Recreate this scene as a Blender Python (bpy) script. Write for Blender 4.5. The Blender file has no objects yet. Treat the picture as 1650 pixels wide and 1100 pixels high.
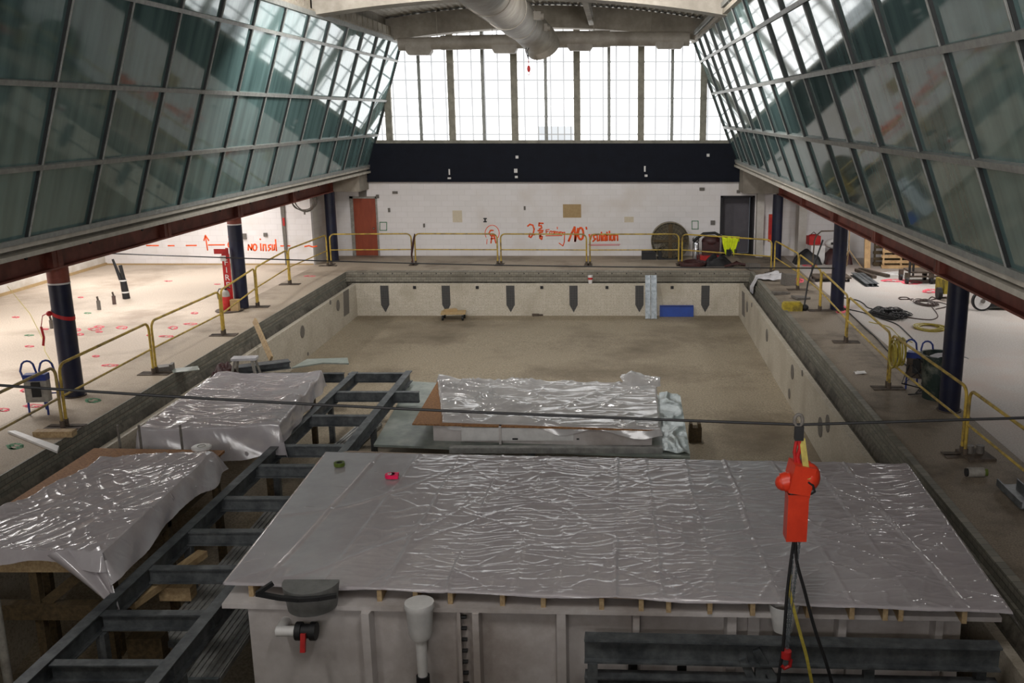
import bpy, math, random
from mathutils import Vector, Matrix, noise as N3

# ------------------------------------------------------------------ camera, world, lights
F, CX, CY, H = 1560.0, 993.0, 550.0, 5.1
P = math.atan(369 / F)
cP, sP = math.cos(P), math.sin(P)
SC = bpy.context.scene
COL = SC.collection
cd = bpy.data.cameras.new('camera'); cam = bpy.data.objects.new('camera', cd); COL.objects.link(cam)
cam.location = (0, 0, H); cam.rotation_euler = (math.pi / 2 - P, 0, 0)
cd.sensor_width = 36; cd.lens = F / 1650 * 36; cd.shift_x = -(CX - 825) / 1650
cd.clip_start = 0.1; cd.clip_end = 200
SC.camera = cam
SC.view_settings.view_transform = 'Standard'; SC.view_settings.look = 'None'
SC.view_settings.gamma = 1; SC.view_settings.use_curve_mapping = False
SC.view_settings.exposure = 0.3
wd = bpy.data.worlds.new('world'); SC.world = wd; wd.use_nodes = True
wd.node_tree.nodes['Background'].inputs[0].default_value = (0.8, 0.9, 1, 1)
wd.node_tree.nodes['Background'].inputs[1].default_value = 0.35

WINDOW_GLOW = 2.1          # daylight through the translucent gable window
BACK_GLOW = 1.0            # the matching window behind the camera
def area(name, loc, rot, sx, sy, power, col=(1, 1, 1)):
    l = bpy.data.lights.new(name, 'AREA'); l.shape = 'RECTANGLE'; l.size = sx; l.size_y = sy
    l.energy = power; l.color = col
    o = bpy.data.objects.new(name, l); COL.objects.link(o); o.location = loc; o.rotation_euler = rot
    return o
# work lights under the low ceilings of the two side aisles, and unseen fill lights added high under the roof
AISLE_LAMPS = [(-15.6, 15, 150), (-12.4, 18, 150), (-15.6, 22, 165), (-12.4, 25, 165), (-15.4, 29, 190), (-12.6, 31, 110),
               (9.4, 13, 14), (8.6, 19, 48), (10.6, 24, 110), (8.4, 29, 170)]
for x, yy, pw in AISLE_LAMPS:
    area('aisle_lamp', (x, yy, 3.02), (0, 0, 0), 0.6, 2.4, pw * .72, (1, .98, .965))
HALL_FILLS = [(-5.3, 21.5, 260), (.5, 21.5, 260), (-5.3, 4.6, 75), (.5, 4.6, 75)]
for x, yy, pw in HALL_FILLS:
    area('hall_fill', (x, yy, 7.75), (math.radians(48 if yy > 15 else 20), 0, 0), 0.6, 2.4, pw * 1.6, (1, .975, .95))
# daylight from the gable window behind the camera
area('gable_daylight', (-2.4, -7.8, 6.2), (math.radians(84), 0, 0), 11, 4, 1050, (1, .97, .96))

# ------------------------------------------------------------------ pixel <-> place helpers (1650 x 1100)
def ray(px, py):
    a = (px - CX) / F; b = -(py - CY) / F
    return Vector((a, cP + b * sP, -sP + b * cP))
def gz(px, py, z=0.0):
    r = ray(px, py); t = (z - H) / r.z
    return Vector((t * r.x, t * r.y, z))
def gy(px, py, y):
    r = ray(px, py); t = y / r.y
    return Vector((t * r.x, y, H + t * r.z))
def gx(px, py, x):
    r = ray(px, py); t = x / r.x
    return Vector((x, t * r.y, H + t * r.z))

# ------------------------------------------------------------------ materials
def S(r, g, b):
    f = lambda c: (c / 255 / 12.92) if c / 255 <= .04045 else ((c / 255 + .055) / 1.055) ** 2.4
    return (f(r), f(g), f(b), 1)
def mat(name, c1, c2=None, scale=6.0, detail=6, rough=.6, rough2=None, metal=0.0, spec=.5, bump=0.0, bscale=None,
        stretch=(1, 1, 1), c3=None, scale3=.5, lo=.35, hi=.65, alpha=None):
    m = bpy.data.materials.new(name); m.use_nodes = True
    nt = m.node_tree; nd = nt.nodes; lk = nt.links
    b = nd['Principled BSDF']
    b.inputs['Roughness'].default_value = rough; b.inputs['Metallic'].default_value = metal
    b.inputs['Specular IOR Level'].default_value = spec
    b.inputs['Base Color'].default_value = c1
    tc = nd.new('ShaderNodeTexCoord'); mp = nd.new('ShaderNodeMapping')
    mp.inputs['Scale'].default_value = stretch
    lk.new(tc.outputs['Object'], mp.inputs['Vector'])
    def nz(sc, det=6):
        n = nd.new('ShaderNodeTexNoise'); n.inputs['Scale'].default_value = sc; n.inputs['Detail'].default_value = det
        n.inputs['Roughness'].default_value = .65
        lk.new(mp.outputs[0], n.inputs['Vector']); return n
    def ramp(src, a, bb, l, h):
        r = nd.new('ShaderNodeValToRGB'); r.color_ramp.elements[0].position = l; r.color_ramp.elements[1].position = h
        r.color_ramp.elements[0].color = a; r.color_ramp.elements[1].color = bb
        lk.new(src, r.inputs[0]); return r
    last = None
    n1 = nz(scale, detail)
    if c2:
        last = ramp(n1.outputs['Fac'], c1, c2, lo, hi).outputs[0]
    if c3:
        n3 = nz(scale3, 8); f = ramp(n3.outputs['Fac'], (0, 0, 0, 1), (1, 1, 1, 1), .48, .68)
        mx = nd.new('ShaderNodeMixRGB'); lk.new(f.outputs[0], mx.inputs[0])
        if last: lk.new(last, mx.inputs[1])
        else: mx.inputs[1].default_value = c1
        mx.inputs[2].default_value = c3; last = mx.outputs[0]
    if last: lk.new(last, b.inputs['Base Color'])
    if rough2 is not None:
        mr = nd.new('ShaderNodeMapRange'); mr.inputs['To Min'].default_value = rough; mr.inputs['To Max'].default_value = rough2
        lk.new(n1.outputs['Fac'], mr.inputs['Value']); lk.new(mr.outputs[0], b.inputs['Roughness'])
    if bump:
        nb = nz(bscale or scale, 4); bp = nd.new('ShaderNodeBump'); bp.inputs['Strength'].default_value = bump
        bp.inputs['Distance'].default_value = .02
        lk.new(nb.outputs['Fac'], bp.inputs['Height']); lk.new(bp.outputs[0], b.inputs['Normal'])
    if alpha is not None: b.inputs['Alpha'].default_value = alpha
    return m
def grid_mat(name, c1, c2, cm, bw, bh, mortar, axes='xz', rough=.6, offset=.5, emit=None, c3=None, bumpy=.15, speck=None):
    """blocks, tiles or a gridded translucent panel, laid over two object axes"""
    m = bpy.data.materials.new(name); m.use_nodes = True
    nt = m.node_tree; nd = nt.nodes; lk = nt.links; b = nd['Principled BSDF']
    tc = nd.new('ShaderNodeTexCoord'); sp = nd.new('ShaderNodeSeparateXYZ'); cb = nd.new('ShaderNodeCombineXYZ')
    lk.new(tc.outputs['Object'], sp.inputs[0])
    lk.new(sp.outputs['XYZ'.index(axes[0].upper())], cb.inputs[0]); lk.new(sp.outputs['XYZ'.index(axes[1].upper())], cb.inputs[1])
    br = nd.new('ShaderNodeTexBrick'); br.offset = offset; br.inputs['Scale'].default_value = 1
    br.inputs['Brick Width'].default_value = bw; br.inputs['Row Height'].default_value = bh
    br.inputs['Mortar Size'].default_value = mortar; br.inputs['Mortar Smooth'].default_value = .3
    br.inputs['Color1'].default_value = c1; br.inputs['Color2'].default_value = c2; br.inputs['Mortar'].default_value = cm
    lk.new(cb.outputs[0], br.inputs['Vector'])
    out = br.outputs['Color']
    if c3:
        n = nd.new('ShaderNodeTexNoise'); n.inputs['Scale'].default_value = .9; n.inputs['Detail'].default_value = 9
        lk.new(tc.outputs['Object'], n.inputs['Vector'])
        r = nd.new('ShaderNodeValToRGB'); r.color_ramp.elements[0].position = .52; r.color_ramp.elements[1].position = .78
        lk.new(n.outputs['Fac'], r.inputs[0])
        mx = nd.new('ShaderNodeMixRGB'); lk.new(r.outputs[0], mx.inputs[0]); lk.new(out, mx.inputs[1]); mx.inputs[2].default_value = c3
        out = mx.outputs[0]
    if speck:
        n = nd.new('ShaderNodeTexNoise'); n.inputs['Scale'].default_value = 28; n.inputs['Detail'].default_value = 5
        lk.new(tc.outputs['Object'], n.inputs['Vector'])
        r = nd.new('ShaderNodeValToRGB'); r.color_ramp.elements[0].position = .5; r.color_ramp.elements[1].position = .68
        lk.new(n.outputs['Fac'], r.inputs[0])
        mx = nd.new('ShaderNodeMixRGB'); lk.new(r.outputs[0], mx.inputs[0]); lk.new(out, mx.inputs[1]); mx.inputs[2].default_value = speck
        out = mx.outputs[0]
    lk.new(out, b.inputs['Base Color']); b.inputs['Roughness'].default_value = rough
    if emit:
        lk.new(out, b.inputs['Emission Color']); b.inputs['Emission Strength'].default_value = emit
    elif bumpy:
        bp = nd.new('ShaderNodeBump'); bp.inputs['Strength'].default_value = bumpy; bp.inputs['Distance'].default_value = .01
        inv = nd.new('ShaderNodeMath'); inv.operation = 'SUBTRACT'; inv.inputs[0].default_value = 1
        lk.new(br.outputs['Fac'], inv.inputs[1]); lk.new(inv.outputs[0], bp.inputs['Height']); lk.new(bp.outputs[0], b.inputs['Normal'])
    return m

M = {}
M['deck'] = mat('pale_deck', S(206, 192, 176), S(176, 160, 143), 34, 6, .75, c3=S(150, 134, 118), scale3=.35, bump=.15, bscale=60)
M['walk'] = mat('walkway_tile', S(184, 170, 152), S(146, 132, 114), 40, 6, .75, c3=S(120, 106, 90), scale3=.5, bump=.15, bscale=60)
M['walkgrey'] = mat('right_walkway_tile', S(150, 138, 122), S(112, 101, 87), 40, 6, .75, c3=S(88, 77, 64), scale3=.8, bump=.15, bscale=60)
M['aisle'] = mat('right_slab', S(188, 182, 176), S(160, 153, 146), 30, 6, .7, c3=S(174, 158, 148), scale3=.4, bump=.1, bscale=50)
M['poolfloor'] = mat('pool_floor_tile', S(162, 149, 127), S(116, 104, 84), 26, 7, .7, c3=S(100, 87, 68), scale3=.28, bump=.1, bscale=50)
M['poolwall'] = grid_mat('pool_wall_tile', S(196, 188, 174), S(186, 178, 162), S(172, 164, 150), .1, .1, .003, 'xz', .5, 0, c3=S(158, 148, 130), speck=S(158, 148, 130))
M['poolwall_s'] = grid_mat('pool_side_tile', S(196, 188, 174), S(186, 178, 162), S(172, 164, 150), .1, .1, .003, 'yz', .5, 0, c3=S(158, 148, 130), speck=S(158, 148, 130))
M['gutter'] = mat('gutter_concrete', S(112, 106, 94), S(74, 69, 60), 9, 8, .85, c3=S(52, 48, 40), scale3=1.1, bump=.4, bscale=14)
M['coping'] = grid_mat('coping_tile', S(132, 128, 116), S(110, 108, 98), S(72, 70, 62), .16, .08, .006, 'yz', .6, .5, c3=S(86, 84, 74))
M['coping_x'] = grid_mat('coping_tile_far', S(142, 136, 122), S(122, 116, 104), S(84, 80, 70), .16, .08, .006, 'xz', .6, .5, c3=S(102, 96, 84))
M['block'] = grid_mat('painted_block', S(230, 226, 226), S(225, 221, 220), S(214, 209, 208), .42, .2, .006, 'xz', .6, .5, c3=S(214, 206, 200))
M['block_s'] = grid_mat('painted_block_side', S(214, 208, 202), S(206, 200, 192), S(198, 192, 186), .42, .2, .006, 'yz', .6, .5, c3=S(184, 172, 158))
M['plaster'] = mat('white_plaster', S(216, 212, 206), S(200, 194, 186), 3, 8, .7, c3=S(184, 174, 160), scale3=.7)
M['navyband'] = mat('navy_panel', S(17, 20, 30), S(21, 25, 36), 3, 5, .75, spec=.2)
M['navy'] = mat('navy_paint', S(16, 20, 44), S(24, 29, 56), 4, 6, .42, c3=S(34, 36, 52), scale3=2.5)
M['beam'] = mat('red_oxide_steel', S(146, 78, 62), S(120, 60, 48), 3, 7, .6, c3=S(100, 50, 40), scale3=1.2)
M['sill'] = mat('grey_flashing', S(196, 190, 178), S(172, 166, 154), 4, 6, .6)
M['silldark'] = mat('grey_flashing_channel', S(140, 134, 122), S(116, 110, 98), 5, 6, .7)
M['mull'] = mat('aluminium_mullion', S(150, 152, 148), S(126, 128, 124), 8, 4, .5, metal=.15)
M['mullblack'] = mat('black_gasket', S(14, 17, 18), S(22, 26, 26), 8, 3, .5)
M['conc'] = mat('painted_concrete_arch', S(158, 151, 140), S(138, 132, 121), 3, 7, .8, c3=S(122, 115, 105), scale3=.8, bump=.1)
M['roofdeck'] = mat('painted_roof_deck', S(172, 166, 154), S(150, 144, 132), 4, 6, .75)
M['duct'] = mat('painted_duct', S(160, 153, 142), S(140, 133, 122), 3, 6, .6, c3=S(122, 114, 104), scale3=1.2)
M['frame'] = mat('window_frame_paint', S(150, 146, 132), S(120, 116, 104), 4, 5, .6)
M['yellow'] = mat('yellow_rail_paint', S(198, 168, 68), S(168, 140, 60), 9, 6, .55, c3=S(108, 92, 56), scale3=3.5)
M['yellow2'] = mat('worn_yellow_paint', S(176, 152, 84), S(138, 120, 80), 9, 6, .55, c3=S(98, 86, 66), scale3=3.5)
M['rust'] = mat('rusty_plate', S(92, 80, 68), S(64, 54, 46), 8, 6, .8)
M['galv'] = mat('galvanised_steel', S(112, 116, 118), S(78, 82, 85), 7, 7, .5, metal=.3, c3=S(58, 62, 66), scale3=2.2)
M['galvlight'] = mat('bright_galvanised', S(150, 156, 160), S(108, 114, 118), 9, 6, .35, metal=.6)
M['alum'] = mat('grooved_aluminium', S(168, 168, 165), S(132, 132, 130), 6, 6, .5, metal=.2)
M['fibre'] = mat('white_fibreglass', S(206, 200, 198), S(184, 177, 174), 2.5, 8, .42, c3=S(160, 150, 144), scale3=.9)
M['ply'] = mat('plywood', S(178, 158, 140), S(150, 132, 116), 3, 7, .7, stretch=(1, 6, 1))
M['osb'] = mat('strand_board', S(170, 122, 74), S(112, 72, 40), 22, 4, .75, stretch=(1, 2, 1))
M['timber'] = mat('raw_timber', S(184, 160, 122), S(148, 122, 88), 5, 6, .7, stretch=(5, 1, 5))
M['timberdark'] = mat('weathered_timber', S(92, 76, 50), S(62, 50, 32), 5, 6, .8, stretch=(4, 1, 4))
M['palletwood'] = mat('pallet_wood', S(206, 172, 126), S(170, 134, 92), 5, 6, .7)
def film(name, c1, c2, alpha, stretch, strength):
    m = mat(name, c1, c2, 1.6, 6, .1, rough2=.2, spec=.8, alpha=alpha)
    nt = m.node_tree; nd = nt.nodes; lk = nt.links; b = nd['Principled BSDF']
    tc = nd.new('ShaderNodeTexCoord'); prev = None
    for sc, st, rot, dist in ((2.2, stretch, .12, .045), (4.2, (1, 3.0, 1), -.45, .022), (6.0, (2.4, 1, 1), .5, .014)):
        mp = nd.new('ShaderNodeMapping'); mp.inputs['Scale'].default_value = st; mp.inputs['Rotation'].default_value = (0, 0, rot)
        lk.new(tc.outputs['Object'], mp.inputs[0])
        n = nd.new('ShaderNodeTexNoise'); n.noise_type = 'RIDGED_MULTIFRACTAL'; n.inputs['Scale'].default_value = sc
        n.inputs['Detail'].default_value = 2; n.inputs['Distortion'].default_value = .6
        lk.new(mp.outputs[0], n.inputs['Vector'])
        r = nd.new('ShaderNodeValToRGB'); r.color_ramp.elements[0].position = .45; r.color_ramp.elements[1].position = .95
        lk.new(n.outputs['Fac'], r.inputs[0])
        bp = nd.new('ShaderNodeBump'); bp.inputs['Strength'].default_value = strength; bp.inputs['Distance'].default_value = dist
        lk.new(r.outputs[0], bp.inputs['Height'])
        if prev: lk.new(prev.outputs[0], bp.inputs['Normal'])
        prev = bp
    lk.new(prev.outputs[0], b.inputs['Normal'])
    return m
M['plastic'] = film('clear_grey_sheeting', S(198, 192, 195), S(182, 175, 179), .78, (1, 3.5, 1), .55)
M['plasticcrumple'] = film('crumpled_grey_sheeting', S(204, 199, 202), S(186, 180, 184), .78, (1, 3.0, 1), 1.0)
M['plasticwhite'] = film('milky_sheeting', S(206, 203, 202), S(184, 181, 180), .9, (1, 2.4, 1), .55)
M['foil'] = mat('silver_foil_sheet', S(176, 184, 182), S(140, 150, 150), 4, 5, .28, metal=.5, bump=.6, bscale=9)
M['greysheet'] = mat('grey_board', S(148, 156, 148), S(126, 134, 128), 2.5, 8, .45, c3=S(170, 174, 166), scale3=2)
M['orange'] = mat('orange_hoist_paint', S(208, 58, 30), S(190, 48, 24), 6, 4, .4)
M['red'] = mat('red_paint', S(190, 36, 34), S(160, 28, 28), 6, 4, .45)
M['redbrown'] = mat('orange_brown_door', S(150, 66, 34), S(134, 54, 27), 3, 6, .5, stretch=(3, 3, .6))
M['black'] = mat('black_rubber', S(20, 20, 22), S(30, 29, 30), 10, 4, .6)
M['dark'] = mat('dark_recess', S(44, 42, 46), S(36, 34, 38), 3, 3, .8)
M['doorgrey'] = mat('grey_door_paint', S(98, 94, 100), S(88, 84, 90), 3, 4, .6)
M['white'] = mat('white_plastic', S(224, 222, 220), S(206, 204, 202), 5, 4, .45)
M['chrome'] = mat('chrome', S(190, 190, 192), S(160, 160, 164), 6, 4, .2, metal=.9)
M['blue'] = mat('blue_paint', S(40, 62, 140), S(30, 48, 116), 6, 4, .45)
M['bluepanel'] = mat('blue_panel', S(20, 64, 150), S(16, 54, 132), 4, 4, .5)
M['greycase'] = mat('grey_case', S(160, 156, 148), S(128, 124, 118), 8, 4, .55)
M['bin'] = mat('dark_green_plastic', S(34, 52, 48), S(24, 40, 36), 6, 4, .5, c3=S(120, 122, 112), scale3=3.2)
M['orangepaint'] = mat('orange_spray_paint', S(255, 104, 44), S(248, 90, 36), 12, 4, .7)
M['pinkpaint'] = mat('red_spray_paint', S(232, 78, 96), S(214, 110, 118), 24, 4, .8)
M['greenpaint'] = mat('green_spray_paint', S(70, 130, 92), S(110, 150, 118), 24, 4, .8)
M['pink'] = mat('neon_pink_tape', S(255, 26, 98), S(245, 20, 88), 6, 3, .5)
M['green'] = mat('olive_green_tape', S(96, 112, 36), S(78, 94, 28), 6, 3, .5)
M['hivis'] = mat('yellow_hivis_cloth', S(214, 228, 30), S(190, 206, 22), 9, 4, .8, bump=.4, bscale=30)
M['tan'] = mat('tan_board', S(176, 150, 108), S(164, 138, 98), 12, 4, .7)
M['cream'] = mat('cream_patch', S(212, 200, 178), S(204, 192, 170), 12, 4, .7)
M['lanetile'] = grid_mat('black_lane_tile', S(46, 46, 48), S(54, 54, 56), S(92, 90, 86), .055, .055, .005, 'xz', .45, 0)
M['greytile'] = mat('grey_grille', S(112, 106, 100), S(94, 90, 84), 30, 3, .6)
M['yellowdull'] = mat('dull_yellow', S(190, 168, 52), S(150, 132, 44), 9, 5, .6, c3=S(96, 84, 44), scale3=4)
M['yellowcoil'] = mat('yellow_hose', S(176, 160, 62), S(146, 130, 50), 14, 4, .5)
M['cordbrown'] = mat('brown_cord', S(92, 74, 68), S(70, 56, 52), 14, 4, .6)
M['maroon'] = mat('maroon_hose', S(70, 34, 32), S(50, 24, 24), 9, 5, .55)
M['tape_red'] = mat('red_ribbon', S(196, 30, 36), S(170, 24, 30), 6, 3, .5)
M['bag'] = mat('white_rag', S(206, 204, 206), S(180, 178, 182), 5, 6, .7, bump=.4, bscale=16)
M['fanmesh'] = mat('fan_guard_steel', S(140, 130, 106), S(112, 103, 84), 12, 4, .5, metal=.3)
M['fanblade'] = mat('fan_blade', S(96, 88, 72), S(78, 70, 56), 8, 4, .5)
M['tin'] = mat('grey_tub', S(120, 120, 118), S(100, 100, 98), 6, 5, .5)
M['louvre'] = mat('vent_block', S(162, 154, 140), S(138, 130, 116), 5, 5, .75)
# translucent gable panels: lit from outside by the sky, with the panel's own core grid showing
M['kal'] = grid_mat('translucent_panel', (1, 1, 1, 1), (.97, .98, 1, 1), (.21, .215, .22, 1), .462, .62, .034, 'xz', .5, 0, emit=WINDOW_GLOW)
M['kalshade'] = grid_mat('silhouette_shade', (.36, .38, .40, 1), (.42, .44, .46, 1), (.2, .2, .2, 1), .23, .62, .02, 'xz', .5, 0, emit=1.3)  # dimmer glow: shade of an outdoor shape painted into the panel
M['kalback'] = grid_mat('rear_translucent_panel', (1, 1, 1, 1), (.97, .98, 1, 1), (.47, .48, .49, 1), .462, .62, .012, 'xz', .5, 0, emit=BACK_GLOW)
# dusky sloped glazing: dark, glossy, faintly streaked
def glass_mat():
    m = bpy.data.materials.new('dusky_green_glass'); m.use_nodes = True
    nt = m.node_tree; nd = nt.nodes; lk = nt.links; b = nd['Principled BSDF']
    tc = nd.new('ShaderNodeTexCoord'); mp = nd.new('ShaderNodeMapping'); mp.inputs['Scale'].default_value = (.3, 2.6, .3)
    lk.new(tc.outputs['Object'], mp.inputs[0])
    n = nd.new('ShaderNodeTexNoise'); n.inputs['Scale'].default_value = 1.3; n.inputs['Detail'].default_value = 6
    lk.new(mp.outputs[0], n.inputs['Vector'])
    r = nd.new('ShaderNodeValToRGB'); r.color_ramp.elements[0].position = .3; r.color_ramp.elements[1].position = .72
    r.color_ramp.elements[0].color = S(74, 97, 96); r.color_ramp.elements[1].color = S(110, 138, 137)
    lk.new(n.outputs['Fac'], r.inputs[0]); lk.new(r.outputs[0], b.inputs['Base Color'])
    b.inputs['Roughness'].default_value = .05; b.inputs['IOR'].default_value = 1.75; b.inputs['Specular Tint'].default_value = (.82, 1, .98, 1)
    return m
M['glass'] = glass_mat()

# ------------------------------------------------------------------ mesh helpers
ORG = {}
class MB:
    def __init__(s): s.v = []; s.f = []
    def add(s, vs, fs):
        k = len(s.v); s.v += [Vector(q) for q in vs]; s.f += [tuple(i + k for i in f) for f in fs]; return s
    def box(s, x0, x1, y0, y1, z0, z1):
        return s.add([(x0, y0, z0), (x1, y0, z0), (x1, y1, z0), (x0, y1, z0), (x0, y0, z1), (x1, y0, z1), (x1, y1, z1), (x0, y1, z1)],
                     [(0, 3, 2, 1), (4, 5, 6, 7), (0, 1, 5, 4), (1, 2, 6, 5), (2, 3, 7, 6), (3, 0, 4, 7)])
    def obox(s, c, size, rz=0, rx=0, ry=0):
        R = Matrix.Rotation(rz, 3, 'Z') @ Matrix.Rotation(ry, 3, 'Y') @ Matrix.Rotation(rx, 3, 'X'); c = Vector(c)
        h = [q / 2 for q in size]; t = MB().box(-h[0], h[0], -h[1], h[1], -h[2], h[2])
        return s.add([c + R @ q for q in t.v], t.f)
    def bar(s, p, q, w, h, up=(0, 0, 1)):
        p = Vector(p); q = Vector(q); d = (q - p).normalized(); up = Vector(up)
        if abs(d.dot(up)) > .98: up = Vector((0, 1, 0))
        a = d.cross(up).normalized(); b = a.cross(d).normalized()
        vs = []
        for e in (p, q):
            for i, j in ((-1, -1), (1, -1), (1, 1), (-1, 1)): vs.append(e + a * (i * w / 2) + b * (j * h / 2))
        return s.add(vs, [(3, 2, 1, 0), (4, 5, 6, 7), (0, 1, 5, 4), (1, 2, 6, 5), (2, 3, 7, 6), (3, 0, 4, 7)])
    def channel(s, p, q, w, h, t=.018, flip=1):
        """C / I section beam lying from p to q; top of the section at p.z"""
        p = Vector(p); q = Vector(q); dn = Vector((0, 0, 1))
        s.bar(p - dn * t / 2, q - dn * t / 2, w, t)
        s.bar(p - dn * (h - t / 2), q - dn * (h - t / 2), w, t)
        s.bar(p - dn * h / 2, q - dn * h / 2, t * 1.2, h - 2 * t + .002)
        return s
    def tube(s, pts, r, n=8, closed=False):
        pts = [Vector(q) for q in pts]; m = len(pts); vs = []; fs = []
        ref = None
        for i, p in enumerate(pts):
            a = pts[i - 1] if (i or closed) else p; b = pts[(i + 1) % m] if (i < m - 1 or closed) else p
            d = (b - a)
            d = d.normalized() if d.length > 1e-9 else Vector((0, 0, 1))
            if ref is None:
                ref = d.orthogonal().normalized()
            u = (ref - d * ref.dot(d))
            u = u.normalized() if u.length > 1e-6 else d.orthogonal().normalized()
            ref = u; w = d.cross(u)
            rr = r[i] if isinstance(r, (list, tuple)) else r
            for k in range(n):
                t = 2 * math.pi * k / n; vs.append(p + (u * math.cos(t) + w * math.sin(t)) * rr)
        for i in range(m if closed else m - 1):
            j = (i + 1) % m
            for k in range(n):
                l = (k + 1) % n; fs.append((i * n + k, i * n + l, j * n + l, j * n + k))
        if not closed: fs += [tuple(range(n - 1, -1, -1)), tuple((m - 1) * n + k for k in range(n))]
        return s.add(vs, fs)
    def cyl(s, p, q, r0, r1=None, n=20): return s.tube([p, q], [r0, r0 if r1 is None else r1], n)
    def lathe(s, prof, c, n=24, axis='z'):
        c = Vector(c); vs = []; fs = []
        for r, h in prof:
            for k in range(n):
                t = 2 * math.pi * k / n; a, b = r * math.cos(t), r * math.sin(t)
                vs.append(c + Vector({'z': (a, b, h), 'y': (a, h, b), 'x': (h, a, b)}[axis]))
        for i in range(len(prof) - 1):
            for k in range(n):
                l = (k + 1) % n; fs.append((i * n + k, i * n + l, (i + 1) * n + l, (i + 1) * n + k))
        return s.add(vs, fs)
    def sph(s, c, r, n=12):
        c = Vector(c); r = r if isinstance(r, (tuple, list)) else (r, r, r)
        prof = [(math.sin(math.pi * i / n), -math.cos(math.pi * i / n)) for i in range(n + 1)]
        t = MB().lathe([(max(a, .001), h) for a, h in prof], (0, 0, 0), n * 2)
        return s.add([c + Vector((q.x * r[0], q.y * r[1], q.z * r[2])) for q in t.v], t.f)
    def prism(s, poly, ext):
        m = len(poly); ext = Vector(ext); poly = [Vector(q) for q in poly]
        return s.add(poly + [q + ext for q in poly], [tuple(range(m)), tuple(range(2 * m - 1, m - 1, -1))] +
                     [(i, (i + 1) % m, m + (i + 1) % m, m + i) for i in range(m)])
    def ribbon(s, pts, w, nrm, t=.003, closed=False):
        """painted stroke: a flat strip lying on a surface with normal nrm"""
        pts = [Vector(q) for q in pts]; nrm = Vector(nrm); m = len(pts)
        for i in range(m if closed else m - 1):
            p, q = pts[i], pts[(i + 1) % m]; d = q - p
            if d.length < 1e-6: continue
            d.normalize(); e = w * .3; a = d.cross(nrm).normalized() * w / 2; o = nrm * (t * (1 + .12 * (i % 3)))
            s.add([p - d * e - a + o, p - d * e + a + o, q + d * e + a + o, q + d * e - a + o,
                   p - d * e - a, p - d * e + a, q + d * e + a, q + d * e - a],
                  [(0, 1, 2, 3), (7, 6, 5, 4), (0, 4, 5, 1), (1, 5, 6, 2), (2, 6, 7, 3), (3, 7, 4, 0)])
        return s
    def heights(s, nx, ny, fn):
        vs = [fn(i / nx, j / ny) for j in range(ny + 1) for i in range(nx + 1)]
        fs = [(j * (nx + 1) + i, j * (nx + 1) + i + 1, (j + 1) * (nx + 1) + i + 1, (j + 1) * (nx + 1) + i) for j in range(ny) for i in range(nx)]
        return s.add(vs, fs)
    def build(s, name, m, parent=None, loc=None, sharp=.6):
        if parent is not None: o0 = ORG[parent.name]
        elif loc is not None: o0 = Vector(loc)
        else:
            xs = [q.x for q in s.v]; ys = [q.y for q in s.v]
            o0 = Vector(((min(xs) + max(xs)) / 2, (min(ys) + max(ys)) / 2, min(q.z for q in s.v)))
        me = bpy.data.meshes.new(name); me.from_pydata([q - o0 for q in s.v], [], s.f); me.update()
        me.materials.append(M[m] if isinstance(m, str) else m)
        me.shade_smooth()
        if sharp: me.set_sharp_from_angle(angle=sharp)
        o = bpy.data.objects.new(name, me); COL.objects.link(o)
        if parent is not None: o.parent = parent
        else: o.location = o0
        ORG[o.name] = o0
        return o
def tag(o, label, cat, group=None):
    o['label'] = label; o['category'] = cat
    if group: o['group'] = group
    return o
def thing(name, label, cat, loc, group=None):
    o = bpy.data.objects.new(name, None); COL.objects.link(o); o.location = loc; o.empty_display_size = .2
    ORG[o.name] = Vector(loc); return tag(o, label, cat, group)
def struct(mb, name, m, parent=None, **k):
    o = mb.build(name, m, parent, **k)
    if parent is None: o['kind'] = 'structure'
    return o
def solo(mb, name, m, label, cat, group=None, **k): return tag(mb.build(name, m, None, **k), label, cat, group)
def arc(c, r, a0, a1, n, f): return [f(c, r, a0 + (a1 - a0) * i / n) for i in range(n + 1)]
def ridge(x, y, z=0.0): return max(0.0, 1 - abs(N3.noise(Vector((x, y, z)))) * 2.6)
def nz(x, y, z=0.0): return N3.noise(Vector((x, y, z)))
random.seed(5)

# ================================================================== THE SETTING
XL, XR = -8.88, 4.40           # deck edges along the pool
PL, PR = -8.45, 4.00           # pool wall faces
YF, YP = 31.45, 31.0           # far deck edge, far pool wall
YN = 7.3                       # near pool wall
LIP = -.31
YW = 35.16                     # far wall
floor = struct(MB().box(-17.6, -10.3, 4, 35.3, -.4, 0), 'floor', 'deck', loc=(0, 0, 0))
walk = struct(MB().box(-10.3, XL, 4, 35.3, -.25, 0).box(XL, XR, YF, 35.3, -.25, 0).box(-10.3, 6.1, -8, YN - .4, -.25, 0), 'floor', 'walk', loc=(0, 0, 0))
walk2 = struct(MB().box(XR, 6.1, YN - .4, YF, -.25, 0).box(XR, 6.1, YF, 35.3, -.25, 0), 'floor', 'walkgrey', loc=(0, 0, 0))
aisle = struct(MB().box(6.1, 15.2, 4, 35.3, -.4, 0), 'floor', 'aisle', loc=(0, 0, 0))
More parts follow.
